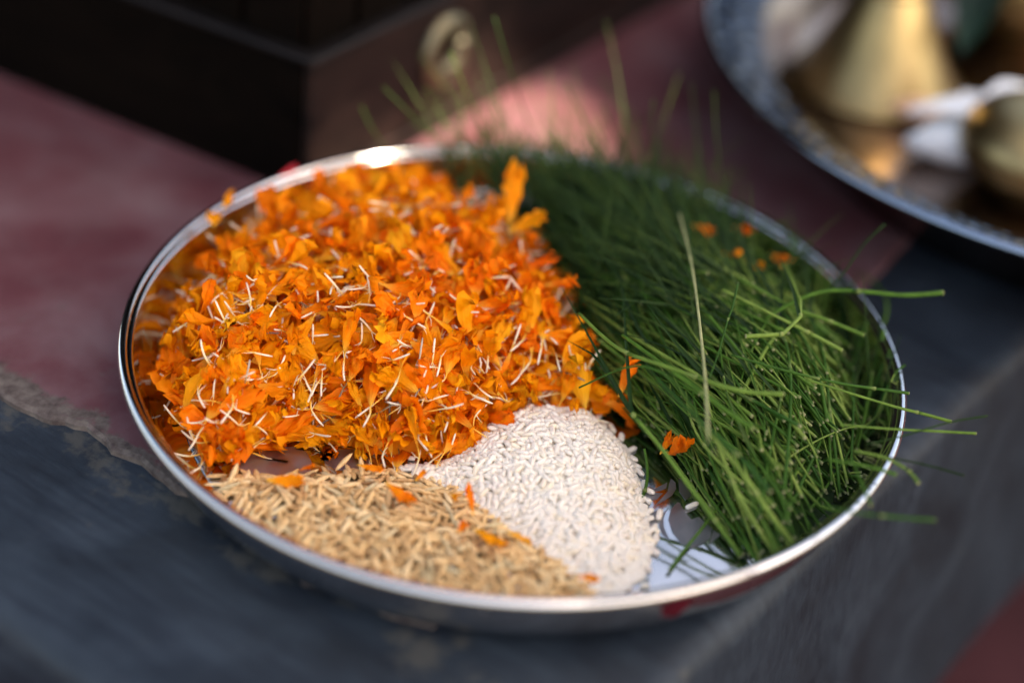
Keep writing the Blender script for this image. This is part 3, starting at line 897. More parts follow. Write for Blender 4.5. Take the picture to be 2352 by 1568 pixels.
# ================================================================ GRAINS
def make_rice(seed):
    g = np.random.default_rng(seed + 50); L = g.choice([g.uniform(.0050, .0062), g.uniform(.0036, .0050), g.uniform(.0024, .0034)], p=[.36, .36, .28])
    r = g.uniform(.00096, .00120); n = 7; sd = 6; V = []; a0, a1 = g.uniform(.55, 1.0, 2); ph = g.uniform(0, 6)
    for i in range(n):
        t = i / (n - 1); x = (t - .5) * L
        q = min(1, (t / .28)) ; q2 = min(1, ((1 - t) / .28))
        rr = r * math.sqrt(max(0, 1 - (1 - q) ** 2 * a0)) * math.sqrt(max(0, 1 - (1 - q2) ** 2 * a1))
        for k in range(sd):
            a = 2 * PI * k / sd + ph; V.append((x + g.normal(0, .00006), rr * math.cos(a) * 1.12, rr * math.sin(a) * .92))
    Fc = [(i * sd + k, i * sd + (k + 1) % sd, (i + 1) * sd + (k + 1) % sd, (i + 1) * sd + k) for i in range(n - 1) for k in range(sd)]
    Fc += [tuple(range(sd))[::-1], tuple((n - 1) * sd + k for k in range(sd))]
    return np.array(V), tris(Fc), L


def make_paddy(seed):
    g = np.random.default_rng(seed + 80); L = g.uniform(.0078, .0098); r = g.uniform(.00094, .00116); n = 9; sd = 8; V = []
    b = g.normal(0, .00012); flat_ = g.uniform(.6, .85)
    for i in range(n):
        t = i / (n - 1); x = (t - .5) * L; rr = r * (math.sin(PI * t) ** .62 if 0 < t < 1 else .08)
        if t == 1: rr = r * .05
        for k in range(sd):
            a = 2 * PI * k / sd; rid = 1.08 if k % 2 == 0 else .90
            V.append((x, rr * rid * math.cos(a) + b * math.sin(PI * t), rr * rid * math.sin(a) * flat_))
    Fc = [(i * sd + k, i * sd + (k + 1) % sd, (i + 1) * sd + (k + 1) % sd, (i + 1) * sd + k) for i in range(n - 1) for k in range(sd)]
    Fc += [tuple(range(sd))[::-1], tuple((n - 1) * sd + k for k in range(sd))]
    return np.array(V), tris(Fc), L


def scatter(maker, nvar, mat, name, pname, Hf, poly, ntop, layers, nind, label, cat, group, stufflabel, stuffcat, drop, tilt, udrop, zones):
    VAR = [maker(k) for k in range(nvar)]
    ms = [fast_mesh(pname, v, t, mat, {'tint': np.zeros(len(v))}) for v, t, L in VAR]
    J = Joined(); c = 0
    for lvl, n in [(0, ntop)] + layers:
        for (x, y) in inside_samples(poly, n, 0.0002):
            h = float(Hf(np.array([x]), np.array([y]))[0]); k = int(rng.integers(nvar))
            tl = min(tilt, h / .006 * tilt + .06)
            R = slope_basis(Hf, x, y) @ rotmat(rng.uniform(0, 2 * PI), rng.normal(0, tl), rng.uniform(0, 2 * PI) if h > .002 else rng.uniform(-.3, .3))
            z = FLOORZ + max(h - lvl + rng.normal(0, .0002), .0009)
            half = VAR[k][2] / 2; dz = abs(R[2][0]) * half
            z = max(z, FLOORZ + dz * .8 + .0007)
            if lvl == 0 and c < nind and y > poly_cut:
                o = link(name, ms[k]); o.matrix_world = to4(R, (x, y, z)); tag(o, label + zone(x, y, zones), cat, group); c += 1
            else: J.add(VAR[k][0] @ R.T + np.array([x, y, z]), VAR[k][1], tint=rng.random())
    c0 = np.mean(poly, 0)
    for (x, y) in inside_samples([tuple(c0 + (np.array(q) - c0) * 1.07) for q in poly], 260, 0):
        if poly_sd(poly, np.array([x]), np.array([y]))[0] > 0 or math.hypot(x, y) > .128: continue
        k = int(rng.integers(nvar)); J.add(VAR[k][0] @ rotmat(rng.uniform(0, 6.28), 0, 0).T + np.array([x, y, FLOORZ + .0008]), VAR[k][1], tint=rng.random())
    Vu, Tu = under('u', Hf, poly, mat, udrop); J.add(Vu, Tu, tint=.0)  # underlay tint picked dark for paddy: shade between grains put into colour
    o = J.build(name + '_heap', mat); tag(o, stufflabel, stuffcat, kind='stuff')
    return VAR, ms


poly_cut = -.098
rice_var, rice_me = scatter(make_rice, 40, M_RICE, 'rice_grain', 'rice_grain', H_rice, P_RICE, 780, [(.0009, 850), (.0020, 700)], 296,
        'polished rice grain of the white heap, ', 'rice grain', 'rice grains in the white heap',
        'white heap of broken and whole polished rice between paddy and grass', 'rice', 0, .28, .0034, RZ)
poly_cut = -.112
pad_var, pad_me = scatter(make_paddy, 24, M_PADDY, 'paddy_grain', 'paddy_grain', H_pad, P_PAD, 400, [(.0014, 400), (.0030, 260)], 290,
        'golden unhusked paddy grain, ', 'paddy grain', 'paddy grains spread at the front of the plate',
        'spread of golden unhusked paddy covering the front of the plate', 'paddy', 0, .22, .0050, DZ)
# stray grains
for i, (px, py, lb) in enumerate(((945, 1052, 'rice grain stranded above the paddy, farthest left of all the rice'), (1590, 1160, 'stray rice grain on the steel under the grass stems'), (1515, 1180, 'stray rice grain right of the white heap, on the etched pattern'),
                                 (1506, 1215, 'stray rice grain touching the right side of the white heap'), (1490, 1240, 'pair-less rice grain at the foot of the white heap by the pale steel'))):
    p = at(px, py, FLOORZ + .0009); o = link('rice_grain', rice_me[(i * 7) % 40]); o.matrix_world = to4(rotmat(.7 * i, 0, 0), p); tag(o, lb, 'rice grain')
for i, (px, py, yaw, pit, lb) in enumerate(((536, 1085, 1.35, .35, 'paddy grain standing on end at the far left of the paddy'), (530, 1118, .15, 0, 'topmost of the paddy grains stacked at the left end'), (534, 1130, .1, 0, 'second of the paddy grains stacked at the left end'),
                                          (588, 1108, -.75, .5, 'paddy grain with a long awn leaning left of the flat orange petal'), (790, 1060, .9, .4, 'brown paddy grain leaning at the back of the paddy'), (830, 1072, 1.8, .5, 'paddy grain standing at the back of the paddy, right of the brown one'))):
    p = at(px, py, FLOORZ + .0015 + (.003 if pit else 0)); o = link('paddy_grain', pad_me[(i * 5) % 24]); o.matrix_world = to4(rotmat(yaw, pit, 0), p); tag(o, lb, 'paddy grain')

# ================================================================ GRASS
def safe_z(x, y, z, r):
    q = math.hypot(x, y)
    if q < .1455: return max(z, wall_z(q) + r + .0006)
    if q < .1525: return max(z, .0296 + r)
    return max(z, r + .001)


def stem_curve(B, T, hfun, n=12, kinks=2, sag=0.0, jitter=.0016, up=0.0, g=None):
    g = g or rng
    B = np.array(B); T = np.array(T); L = np.linalg.norm(T - B); d = (T - B) / L; side = np.array([-d[1], d[0], 0])
    bow = g.normal(0, .06) * L; P = []
    kp = sorted(g.uniform(.2, .85, kinks)); ka = g.normal(0, .13, kinks)
    for i in range(n):
        t = i / (n - 1); off = bow * math.sin(PI * t)
        for kk, aa in zip(kp, ka):
            if t > kk: off += aa * (t - kk) * L
        p = B + d * L * t + side * off; p[2] += hfun * math.sin(PI * t) + up * t * t
        P.append(p)
    return np.array(P), kp


def stem_mesh(P, kp, r, sides=5):
    n = len(P); rad = np.array([r * (1 - .35 * (i / (n - 1))) for i in range(n)]); node = np.zeros(n)
    # insert a small swollen ring at each node
    PP = []; RR = []; NN = []; TT = []
    for i in range(n):
        PP.append(P[i]); RR.append(rad[i]); NN.append(0); TT.append(i / (n - 1))
        for k in kp:
            a = i / (n - 1); b = (i + 1) / (n - 1)
            if a <= k < b and i < n - 1:
                f = (k - a) / (b - a); q = P[i] * (1 - f) + P[i + 1] * f; dd = (P[i + 1] - P[i]); dd = dd / np.linalg.norm(dd)
                for s_, rr, nn in ((-.0010, 1.0, .2), (0, 1.38, 1), (.0010, 1.05, .6)):
                    PP.append(q + dd * s_); RR.append(rad[i] * rr); NN.append(nn); TT.append(k)
    V, Fc, tt = tube(PP, RR, sides)
    return np.array(V), tris(Fc), np.repeat(TT, sides), np.repeat(NN, sides)


def blade_mesh(p0, d0, L, w, curve, g, up=.2, n=8):
    """thin folded leaf blade from p0 along d0"""
    d = np.array(d0, float); d /= np.linalg.norm(d); P = [np.array(p0, float)]
    ax = np.array([-d[1], d[0], 0]); ax /= np.linalg.norm(ax) + 1e-9
    yaw = g.normal(0, .35) * curve; pit = curve
    V = []; G = []
    for i in range(n):
        t = i / (n - 1)
        ww = w * (.55 + .45 * math.sin(PI * min(1, t * 1.6 + .1))) * (1 - t ** 2.2) + .00008
        side = np.cross(d, [0, 0, 1.]); side /= np.linalg.norm(side) + 1e-9
        nn = np.cross(side, d)
        c = P[-1]
        V += [c - side * ww + nn * ww * .5, c, c + side * ww + nn * ww * .5]; G += [.2 + .8 * t] * 3
        st = L / (n - 1)
        d = d + ax * yaw / n + np.array([0, 0, (up - pit * t * 1.6)]) / n; d /= np.linalg.norm(d)
        P.append(c + d * st)
    Fc = []
    for i in range(n - 1):
        for k in (0, 1):
            a = i * 3 + k; Fc += [(a, a + 3, a + 4), (a, a + 4, a + 1)]
    return np.array(V), np.array(Fc, np.int32), np.array(G)


GR_LABEL = 'cut green grass stem in the bundle, '
GR_GROUP = 'grass stems bundled on the right of the plate'
jst = Joined(); jlf = Joined()
def clampz(V, r=.0003):
    q = np.hypot(V[:, 0], V[:, 1]); mz = np.where(q < FR, FLOORZ, np.where(q < .1455, np.interp(q, WR, WZ) + .0008, np.where(q < .1525, .0296, .0006)))
    V = V.copy(); V[:, 2] = np.maximum(V[:, 2], mz + r * .2); return V
def add_stem(B, T, hf, r, kinks, individual, leaves, label=None, mat=None, jn=None, up=0.0, group=None, name='green_straw', leaf_up=.3, leafL=(.03, .07)):
    for _ in range(12):
        P, kp = stem_curve(B, T, hf, kinks=kinks, up=up)
        if poly_sd(NOGO, P[:, 0], P[:, 1]).max() < 0: break
    for i in range(len(P)):
        P[i][2] = safe_z(P[i][0], P[i][1], P[i][2], r)
    V, Tr, G, Nn = stem_mesh(P, kp, r)
    parts = []
    for _ in range(leaves):
        i = int(rng.integers(3, len(P) - 1)); d = P[i + 1 if i + 1 < len(P) else i] - P[i - 1]
        d = d / np.linalg.norm(d) + rng.normal(0, .22, 3); d[2] = abs(d[2]) * .5 + rng.uniform(-.05, .15)
        d[:2] -= P[i][:2] * 2.2
        v, t, g_ = blade_mesh(P[i], d, rng.uniform(*leafL), rng.uniform(.00045, .0009), rng.uniform(.1, 1.1), rng, leaf_up)
        if poly_sd(NOGO, v[:, 0], v[:, 1]).max() > 0: continue
        parts.append((clampz(v), t, g_))
    if individual:
        o0 = P[0]
        me = fast_mesh(name, V - o0, Tr, mat or M_STEM, {'grad': G, 'node': Nn, 'tint': np.zeros(len(V))})
        o = link(name, me, None, o0); tag(o, label or GR_LABEL + zone(P[0][0], P[0][1], GZ), 'grass stem', group if label else GR_GROUP)
        for v, t, g_ in parts:
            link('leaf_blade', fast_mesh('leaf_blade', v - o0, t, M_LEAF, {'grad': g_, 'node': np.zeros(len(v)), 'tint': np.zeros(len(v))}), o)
        return o
    jst.add(V, Tr, grad=G, node=Nn, tint=rng.random())
    for v, t, g_ in parts: jlf.add(v, t, grad=g_, node=0.0, tint=rng.random())


NOGO = [(-.14, -.14), (.082, -.135), (.095, -.100), (.075, -.062), (.060, -.032), (.042, -.012), (.026, .0), (.016, .04), (.0, .09), (-.14, .09)]
def grass_pair():
    """cut end near the front/right wall, tip towards the back"""
    q = rng.random()
    a = math.radians(-51 + 76 * q)                      # cut end angle
    a += rng.normal(0, .05)
    rB = rng.uniform(.085, .140) if rng.random() < .7 else rng.uniform(.05, .1)
    B = np.array([rB * math.cos(a), rB * math.sin(a)])
    ta = math.radians(62 + 34 * (1 - q) * .5 + rng.normal(4, 11)); rT = rng.uniform(.05, .125)
    T = np.array([rT * math.cos(ta), rT * math.sin(ta)])
    if q < .25: T = T * .8 + np.array([.02, -.006])
    d = T - B; L = np.linalg.norm(d); Lw = min(L, rng.uniform(.06, .15)); s0 = rng.uniform(0, max(0, L - Lw) * .55)
    if rng.random() < .6: s0 = 0
    th = rng.normal(0, .16 if rng.random() < .75 else .5); R2 = np.array([[math.cos(th), -math.sin(th)], [math.sin(th), math.cos(th)]]); d = R2 @ d
    if q < .2 and th > 0: d = R2.T @ R2.T @ d
    A_, E_ = B + d / L * s0, B + d / L * (s0 + Lw)
    for q_ in (A_, E_): q_ *= min(1, .143 / np.hypot(*q_))
    tt_ = np.linspace(0, 1, 9); sx = A_[0] + (E_[0] - A_[0]) * tt_; sy = A_[1] + (E_[1] - A_[1]) * tt_
    if poly_sd(NOGO, sx, sy).max() > -.002 and rng.random() < .997: return grass_pair()
    return A_, E_


cnt = 0
for k in range(1150):
    B, T = grass_pair(); lvl = (k / 1150) ** .6 if k < 850 else 1.0
    hB = float(H_grass(*[np.array([v]) for v in B])[0]); mid = (B + T) / 2; hM = float(H_grass(*[np.array([v]) for v in mid])[0]); hT = float(H_grass(*[np.array([v]) for v in T])[0])
    j = rng.normal(0, .0016)
    z = lambda h: FLOORZ + .0008 + max(0, h * lvl * .92 + j)
    zb, zm, zt = z(hB), z(hM), z(hT)
    if rng.random() < .3: zb += rng.uniform(0, .007)
    hf = zm - (zb + zt) / 2
    ind = k >= 875
    r = .00034 + .00054 * rng.random() ** 1.6
    add_stem((B[0], B[1], zb), (T[0], T[1], zt), hf, r, int(rng.integers(1, 3)), ind, int(rng.integers(0, 3)) if ind else int(rng.random() < .45))
# fine dark leaves filling the back of the bundle and standing up over the rim
for k in range(900):
    a = math.radians(rng.normal(74, 20)); rr = rng.uniform(.035, .132)
    if k % 3 == 0: a = math.radians(rng.uniform(15, 80)); rr = rng.uniform(.02, .12)
    x, y = rr * math.cos(a), rr * math.sin(a)
    h = float(H_grass(np.array([x]), np.array([y]))[0])
    if h <= .002: continue
    d = np.array([rng.normal(-.35, .5), rng.normal(.55, .5), rng.uniform(-.1, .45)])
    p = np.array([x, y, FLOORZ + h * rng.uniform(.5, 1.05)])
    v, t, g_ = blade_mesh(p, d, rng.uniform(.025, .06), rng.uniform(.00045, .0009), rng.uniform(.2, 1.2), rng, .25)
    if poly_sd(NOGO, v[:, 0], v[:, 1]).max() > 0 and v[0][1] < .06: continue
    jlf.add(clampz(v), t, grad=g_, node=0.0, tint=rng.random())
jwisp = []
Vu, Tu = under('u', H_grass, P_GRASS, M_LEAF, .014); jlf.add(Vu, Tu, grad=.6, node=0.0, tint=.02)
o = jst.build('grass_bundle', M_STEM); tag(o, 'thick bundle of cut green grass stems filling the right side of the plate', 'grass', kind='stuff')
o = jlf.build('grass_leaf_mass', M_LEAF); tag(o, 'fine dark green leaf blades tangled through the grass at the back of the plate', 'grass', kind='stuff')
for k in range(230):                                     # short wisps draped over the back rim
    a = math.radians(rng.uniform(52, 109)); rr = rng.uniform(.108, .138)
    p = np.array([rr * math.cos(a), rr * math.sin(a), .026 + rng.uniform(0, .012)])
    d = np.array([rng.normal(-.3, .5), rng.uniform(.1, 1.0), rng.uniform(.0, .8)])
    v, t, g_ = blade_mesh(p, d, rng.uniform(.014, .034), rng.uniform(.0003, .0006), rng.uniform(.2, 1.2), rng, .2)
    jwisp.append((clampz(v), t, g_))
# blades that stand up over the back rim, one by one
for k in range(40):
    a = math.radians(rng.uniform(62, 104)); rr = rng.uniform(.095, .135)
    x, y = rr * math.cos(a), rr * math.sin(a)
    p = np.array([x, y, .026 + rng.uniform(0, .012)])
    d = np.array([rng.normal(-.45, .35), rng.uniform(.1, .9), rng.uniform(.35, 1.1)])
    L = rng.uniform(.025, .05) if k > 12 else rng.uniform(.05, .075)
    v, t, g_ = blade_mesh(p, d, L, rng.uniform(.00025, .0005), rng.uniform(.0, .5), rng, .1)
    v = clampz(v)
    o = link('green_straw', fast_mesh('green_straw', v - p, t, M_LEAF, {'grad': g_, 'node': np.zeros(len(v)), 'tint': np.zeros(len(v))}), None, p)
    tag(o, 'thin dark grass blade sticking up over the back rim of the plate', 'grass blade', 'grass blades sticking up at the back rim')


jw = Joined()
for v, t, g_ in jwisp: jw.add(v, t, grad=g_, node=0.0, tint=rng.random())
o = jw.build('grass_wisps', M_LEAF); tag(o, 'short dark grass wisps draped over the back rim of the plate', 'grass', kind='stuff')


def hero(points, r, label, mat=M_STEM, nodes=(), tint=.5, taper=.25, leaves=(), name='green_straw'):
    """points: (px, py, z) picks; leaves: list of point lists"""
    P = [at(*q) for q in points]; r = r * .86
    # densify with Catmull-Rom
    Q = []
    for i in range(len(P) - 1):
        p0 = P[max(i - 1, 0)]; p1 = P[i]; p2 = P[i + 1]; p3 = P[min(i + 2, len(P) - 1)]
        for t in np.linspace(0, 1, 5, endpoint=False):
            if 'joint' in label and 'tip' in label: Q.append(p1 * (1 - t) + p2 * t); continue
            Q.append(.5 * ((2 * p1) + (-p0 + p2) * t + (2 * p0 - 5 * p1 + 4 * p2 - p3) * t * t + (-p0 + 3 * p1 - 3 * p2 + p3) * t ** 3))
    Q.append(P[-1]); Q = np.array(Q)
    for q in Q: q[2] = safe_z(q[0], q[1], q[2], r)
    n = len(Q); V, Tr, G, Nn = stem_mesh(Q, list(nodes), r, 7)
    o = link(name, fast_mesh(name, V - Q[0], Tr, mat, {'grad': G, 'node': Nn, 'tint': np.full(len(V), tint)}), None, Q[0]); tag(o, label, 'grass stem')
    for lf in leaves:
        A = np.array([at(*q) for q in lf]); w = .0007; VV = []; GG = []
        m = 8
        for i in range(m):
            t = i / (m - 1); f = t * (len(A) - 1); ii = min(int(f), len(A) - 2); c = A[ii] * (1 - (f - ii)) + A[ii + 1] * (f - ii)
            d = A[ii + 1] - A[ii]; s = np.cross(d, [0, 0, 1.]); s /= np.linalg.norm(s) + 1e-9; ww = w * (1 - t ** 2) + .0001
            VV += [c - s * ww + np.array([0, 0, ww * .5]), c, c + s * ww + np.array([0, 0, ww * .5])]; GG += [.2 + .8 * t] * 3
        FF = []
        for i in range(m - 1):
            for k in (0, 1): a = i * 3 + k; FF += [(a, a + 3, a + 4), (a, a + 4, a + 1)]
        VV = clampz(np.array(VV))
        link('leaf_blade', fast_mesh('leaf_blade', VV - Q[0], np.array(FF, np.int32), M_LEAF, {'grad': GG, 'node': np.zeros(len(VV)), 'tint': np.zeros(len(VV))}), o)
    return o


hero([(2166, 672, .050), (2080, 678, .050), (1985, 670, .050), (1900, 668, .049), (1830, 690, .047), (1760, 730, .042)], .0012, 'thick grass stem with a pale cut end reaching far out over the right rim', nodes=(.43,), tint=.8)
hero([(1712, 772, .052), (1755, 770, .052), (1798, 767, .052), (1838, 728, .051), (1838, 690, .050), (1800, 600, .040)], .00105, 'grass stem with a pale papery tip, bent at a joint on top of the bundle', nodes=(.38, .62), tint=.85, leaves=([(1836, 728, .051), (1820, 660, .054), (1790, 590, .05)],))
hero([(1626, 1016, .050), (1624, 940, .051), (1618, 850, .052), (1602, 700, .052), (1585, 590, .051), (1560, 490, .048)], .00075, 'long pale dry stem lying straight down across the green bundle', mat=M_DRY, nodes=(.36,), tint=.5)
hero([(1702, 1278, .004), (1650, 1205, .010), (1590, 1125, .018), (1520, 1030, .027), (1450, 948, .034)], .00125, 'thick front grass stem running from the rice edge down to the front rim', nodes=(.97, .28), tint=.35,
     leaves=([(1450, 948, .034), (1400, 860, .038), (1290, 660, .045)], [(1450, 948, .034), (1440, 820, .04), (1430, 640, .045)], [(1450, 948, .034), (1370, 820, .036), (1300, 780, .034)]))
hero([(1455, 1170, .003), (1480, 1130, .004), (1487, 1080, .007), (1480, 1030, .012)], .0009, 'short bent grass stem beside the right side of the rice heap', nodes=(.35,), tint=.55)
hero([(1538, 1310, .0035), (1570, 1265, .004), (1605, 1222, .006), (1645, 1170, .010)], .00085, 'short loose grass piece lying on the bare pale steel', tint=.75)
hero([(2185, 968, .030), (2120, 950, .033), (2060, 935, .034), (1960, 905, .038), (1850, 870, .042)], .0008, 'grass stem poking over the right rim, just above the crossing pair', nodes=(.3,), tint=.8)
hero([(2088, 903, .038), (2010, 892, .040), (1930, 880, .042), (1800, 850, .046), (1680, 815, .048)], .00075, 'light green stem ending right at the right rim', nodes=(.25, .6), tint=.9)
hero([(2242, 995, .034), (2150, 990, .036), (2050, 985, .037), (1930, 975, .040)], .00065, 'thin green stem sticking out level past the right rim', tint=.5)
hero([(2268, 955, .044), (2180, 970, .042), (2070, 1002, .038), (1990, 1020, .036)], .00045, 'very thin blade crossing upward beyond the right rim', mat=M_LEAF, tint=.9)
hero([(2215, 1092, .032), (2130, 1068, .034), (2040, 1050, .036), (1960, 1040, .034)], .0005, 'dark thin blade sloping down beyond the right rim', mat=M_LEAF, tint=.2)
hero([(2148, 1194, .040), (2060, 1188, .040), (1960, 1176, .040), (1880, 1160, .034)], .0008, 'blurred grass stem leaning far over the lower right rim', nodes=(.45,), tint=.4)
hero([(2110, 1110, .036), (2085, 1080, .036), (2030, 1050, .037), (1960, 1035, .036)], .0008, 'short grass stem bent down over the right rim', nodes=(.3,), tint=.6)
hero([(2060, 1090, .038), (1990, 1070, .038), (1900, 1055, .036)], .00085, 'short stem end resting on the lower right rim', tint=.6)
hero([(2000, 1160, .037), (1990, 1135, .037), (1975, 1100, .036), (1955, 1050, .036)], .0008, 'stem end drooping over the lower right rim', tint=.5)
hero([(2032, 515, .065), (1985, 560, .060), (1935, 630, .052), (1900, 665, .048)], .0006, 'dark blade pointing up past the right back rim', mat=M_LEAF, tint=.8)
hero([(1985, 770, .038), (1900, 735, .041), (1820, 705, .044), (1700, 640, .046)], .0009, 'upper grass stem with its cut end inside the right rim', nodes=(.3,), tint=.7)
hero([(1935, 805, .040), (1860, 765, .043), (1760, 715, .046), (1660, 665, .047)], .0009, 'second upper grass stem just below the one inside the right rim', nodes=(.35,), tint=.6)
hero([(1640, 1040, .052), (1560, 890, .050), (1460, 840, .048), (1330, 890, .030)], .0006, 'light stem arching across to the orange heap', tint=.6)
hero([(1800, 905, .049), (1690, 895, .050), (1540, 845, .050), (1420, 800, .046), (1330, 720, .042)], .0011, 'thick stem running across the middle of the bundle, pale joint at its centre', nodes=(.4, .7), tint=.6, leaves=([(1620, 870, .05), (1560, 800, .053), (1480, 690, .052)],))
hero([(1730, 985, .046), (1650, 930, .048), (1540, 850, .049), (1430, 770, .046)], .00115, 'thick green stem with a blunt cut end in the middle of the bundle', nodes=(.45,), tint=.45)
hero([(1770, 1130, .036), (1700, 1050, .040), (1600, 960, .045), (1500, 860, .046)], .0011, 'stem with a pale split joint in the lower middle of the bundle', nodes=(.35,), tint=.65)
hero([(1830, 1260, .012), (1770, 1180, .024), (1700, 1080, .034), (1600, 960, .042)], .0012, 'thick stem slanting down to the front right wall', nodes=(.5,), tint=.5)
hero([(1790, 1285, .006), (1740, 1210, .018), (1690, 1120, .026), (1640, 1000, .036)], .0010, 'stem ending by the front rim, left of the slanting thick one', nodes=(.3, .7), tint=.6)
hero([(1695, 650, .056), (1682, 705, .054), (1670, 740, .052), (1650, 810, .050), (1625, 880, .048)], .0005, 'thin yellow green twig standing out of the bundle by the dry stem', nodes=(.45,), tint=.9)
for i, (x0, y0, x1, y1, z1, lb) in enumerate(((1130, 335, 1035, 120, .085, 'tallest blurred grass blade behind the orange heap, before the ring'), (890, 345, 830, 245, .055, 'blurred grass blade in front of the dark box corner'), (1240, 345, 1135, 40, .10, 'faint tall grass blade right of the tallest one'),
                                              (1500, 400, 1500, 230, .075, 'upright blade above the back rim where the grass ends'), (1665, 440, 1640, 210, .075, 'lone thin blade above the back right rim'), (1400, 370, 1300, 190, .075, 'leaning blade over the pink floor'), (1040, 345, 880, 200, .07, 'left leaning faint blade before the box'),
                                              (1460, 390, 1385, 240, .07, 'pair of leaning blades, left one over the back rim'))):
    zz = .036
    hero([(x1, y1, z1), ((x0 + x1) / 2 - 6, (y0 + y1) / 2, (zz + z1) / 2 + .004), (x0, y0, zz), (x0 + 60, y0 + 70, .030)], .00042, lb, mat=M_LEAF, tint=.9, name='green_straw')

# ================================================================ WOODEN BOX
BC = np.array([-.0985, .1355])
boxw = empty('wooden_box', (BC[0], BC[1], 0)); boxw.rotation_euler = (0, 0, PH)
tag(boxw, 'dark brown wooden box with a ledge and a brass ring fitting, standing behind the plate', 'wooden box')
# local x runs along the right face (away from the corner), local y runs left along the dark face
def bpart(name, x0, x1, y0, y1, z0, z1, mat, bev=.0008):
    V, Fc = box_vf(x0, x1, y0, y1, z0, z1, bev); V = [(a - .105 * b, b, c) for a, b, c in V]      # the box is a little out of square
    return link(name, mesh(name, V, Fc, mat, smooth=False), boxw)
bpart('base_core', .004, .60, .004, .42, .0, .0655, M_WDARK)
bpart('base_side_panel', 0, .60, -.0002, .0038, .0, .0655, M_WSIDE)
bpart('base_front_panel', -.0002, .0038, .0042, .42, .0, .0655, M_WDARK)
bpart('ledge_moulding', -.0012, .60, -.0012, .42, .0657, .0688, M_WEDGE, .0010)
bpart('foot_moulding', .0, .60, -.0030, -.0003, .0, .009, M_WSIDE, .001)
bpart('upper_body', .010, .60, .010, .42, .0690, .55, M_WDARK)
x = .0065
while x < .55:
    bpart('side_board', x, x + .030, .0060, .0098, .0690, .55, M_WDARK, .001); x += .0335
y = .0105
while y < .40:
    bpart('front_board', .0060, .0098, y, y + .030, .0690, .55, M_WDARK, .001); y += .0335
# ring fitting, axis along local -y
def disc_part(name, prof, cx, cz, y0, mat, seg=48, sx=1.0):
    V, Fc = lathe(prof, seg); V = [(cx + v[0] * sx, y0 - v[2], cz + v[1]) for v in V]
    return link(name, mesh(name, V, Fc, mat), boxw)
cxr, czr = .094, .0405
disc_part('ring_plate', [(.0060, .0), (.0066, .0022), (.0120, .0036), (.0160, .0036), (.0183, .0018), (.0186, 0)], cxr, czr, -.0004, M_RING, sx=.92)
disc_part('ring_recess', [(.0002, .0004), (.0062, .0004)], cxr, czr, -.0004, M_WDARK, sx=.92)
disc_part('knob', [(.0001, .0095), (.0026, .0092), (.0042, .0072), (.0045, .0056), (.0034, .0035), (.0026, .0004)], cxr + .0035, czr + .0045, -.0004, M_RING)

# ================================================================ FAR TRAY
TC = np.array([.2868, .2595]); TR = .2105
tray = empty('large_steel_tray', (TC[0], TC[1], 0))
tag(tray, 'large steel tray with a hammered blue grey border, holding brass vessels at the upper right', 'tray')
def tl(name, prof, mat, seg=200, cap0=False):
    V, Fc = lathe(prof, seg, cap0=cap0); return link(name, mesh(name, V, Fc, mat), tray)
tl('hammered_border', [(.2085, .0492), (.203, .0480), (.195, .0455), (.187, .0420), (.181, .0385)], M_EMB)
tl('tray_wall', [(.181, .0385), (.176, .034), (.168, .024), (.162, .016), (.155, .0140)], M_TRAY)
tl('tray_floor', [(.155, .0140), (.08, .0138), (.0005, .0138)], M_TRAY)
tl('tray_underside', [(.2085, .0480), (.195, .0440), (.178, .0350), (.166, .018), (.158, .0004), (.150, .0), (.0005, .0)], M_TRAY)
V, Fc = torus(.2092, .0019, .0488, 220, 12); link('tray_rim', mesh('tray_rim', V, Fc, mat_steel('tray_bead', .2, (.24, .29, .38))), tray)

def vessel(name, label, cat, loc, prof, mat, parts=(), seg=72):
    e = empty(name, loc); tag(e, label, cat)
    V, Fc = lathe(prof, seg); link('body', mesh('body', V, Fc, mat), e)
    for pn, pf, pm in parts:
        V, Fc = lathe(pf, seg); link(pn, mesh(pn, V, Fc, pm), e)
    return e
FZ = .0142
vessel('brass_bell', 'conical brass bell standing mouth down on the far tray', 'bell', (.166, .276, FZ),
       [(.0400, 0), (.0404, .0030), (.0385, .0060), (.0350, .012), (.0300, .022), (.0245, .034), (.0195, .046), (.0150, .056), (.0105, .062), (.0040, .0645)], M_BRASS,
       (('lip', [(.0395, -.0003), (.0425, .0006), (.0430, .0028), (.0408, .0040)], M_BRASS),
        ('shoulder_band', [(.0168, .0530), (.0180, .0545), (.0168, .0560)], M_BRASS),
        ('handle', [(.0055, .0640), (.0040, .072), (.0062, .080), (.0042, .088), (.0060, .098), (.0020, .104)], M_BRASS)))
bw = at(2372, 425, FZ)
vessel('brass_bowl', 'round brass pot with a closed domed top, cut by the right edge of the photo', 'pot', (bw[0], bw[1], FZ),
       [(.016, 0), (.019, .002), (.029, .006), (.0365, .014), (.0385, .021), (.0365, .028), (.031, .034), (.022, .0375), (.012, .0385), (.0005, .039)], M_BRASS,
       (('foot_ring', [(.017, -.0002), (.0195, .0006), (.0190, .0024)], M_BRASS),))
vessel('brass_pot', 'rounded brass pot holding a dark green leaf, at the top right corner', 'pot', (.247, .362, FZ),
       [(.020, 0), (.022, .003), (.038, .014), (.046, .030), (.043, .046), (.030, .056), (.026, .060), (.030, .068), (.0335, .071), (.0315, .072), (.024, .062), (.0005, .058)], M_BRASS,
       (('neck_ring', [(.0262, .0585), (.0285, .0600), (.0262, .0615)], M_BRASS),))
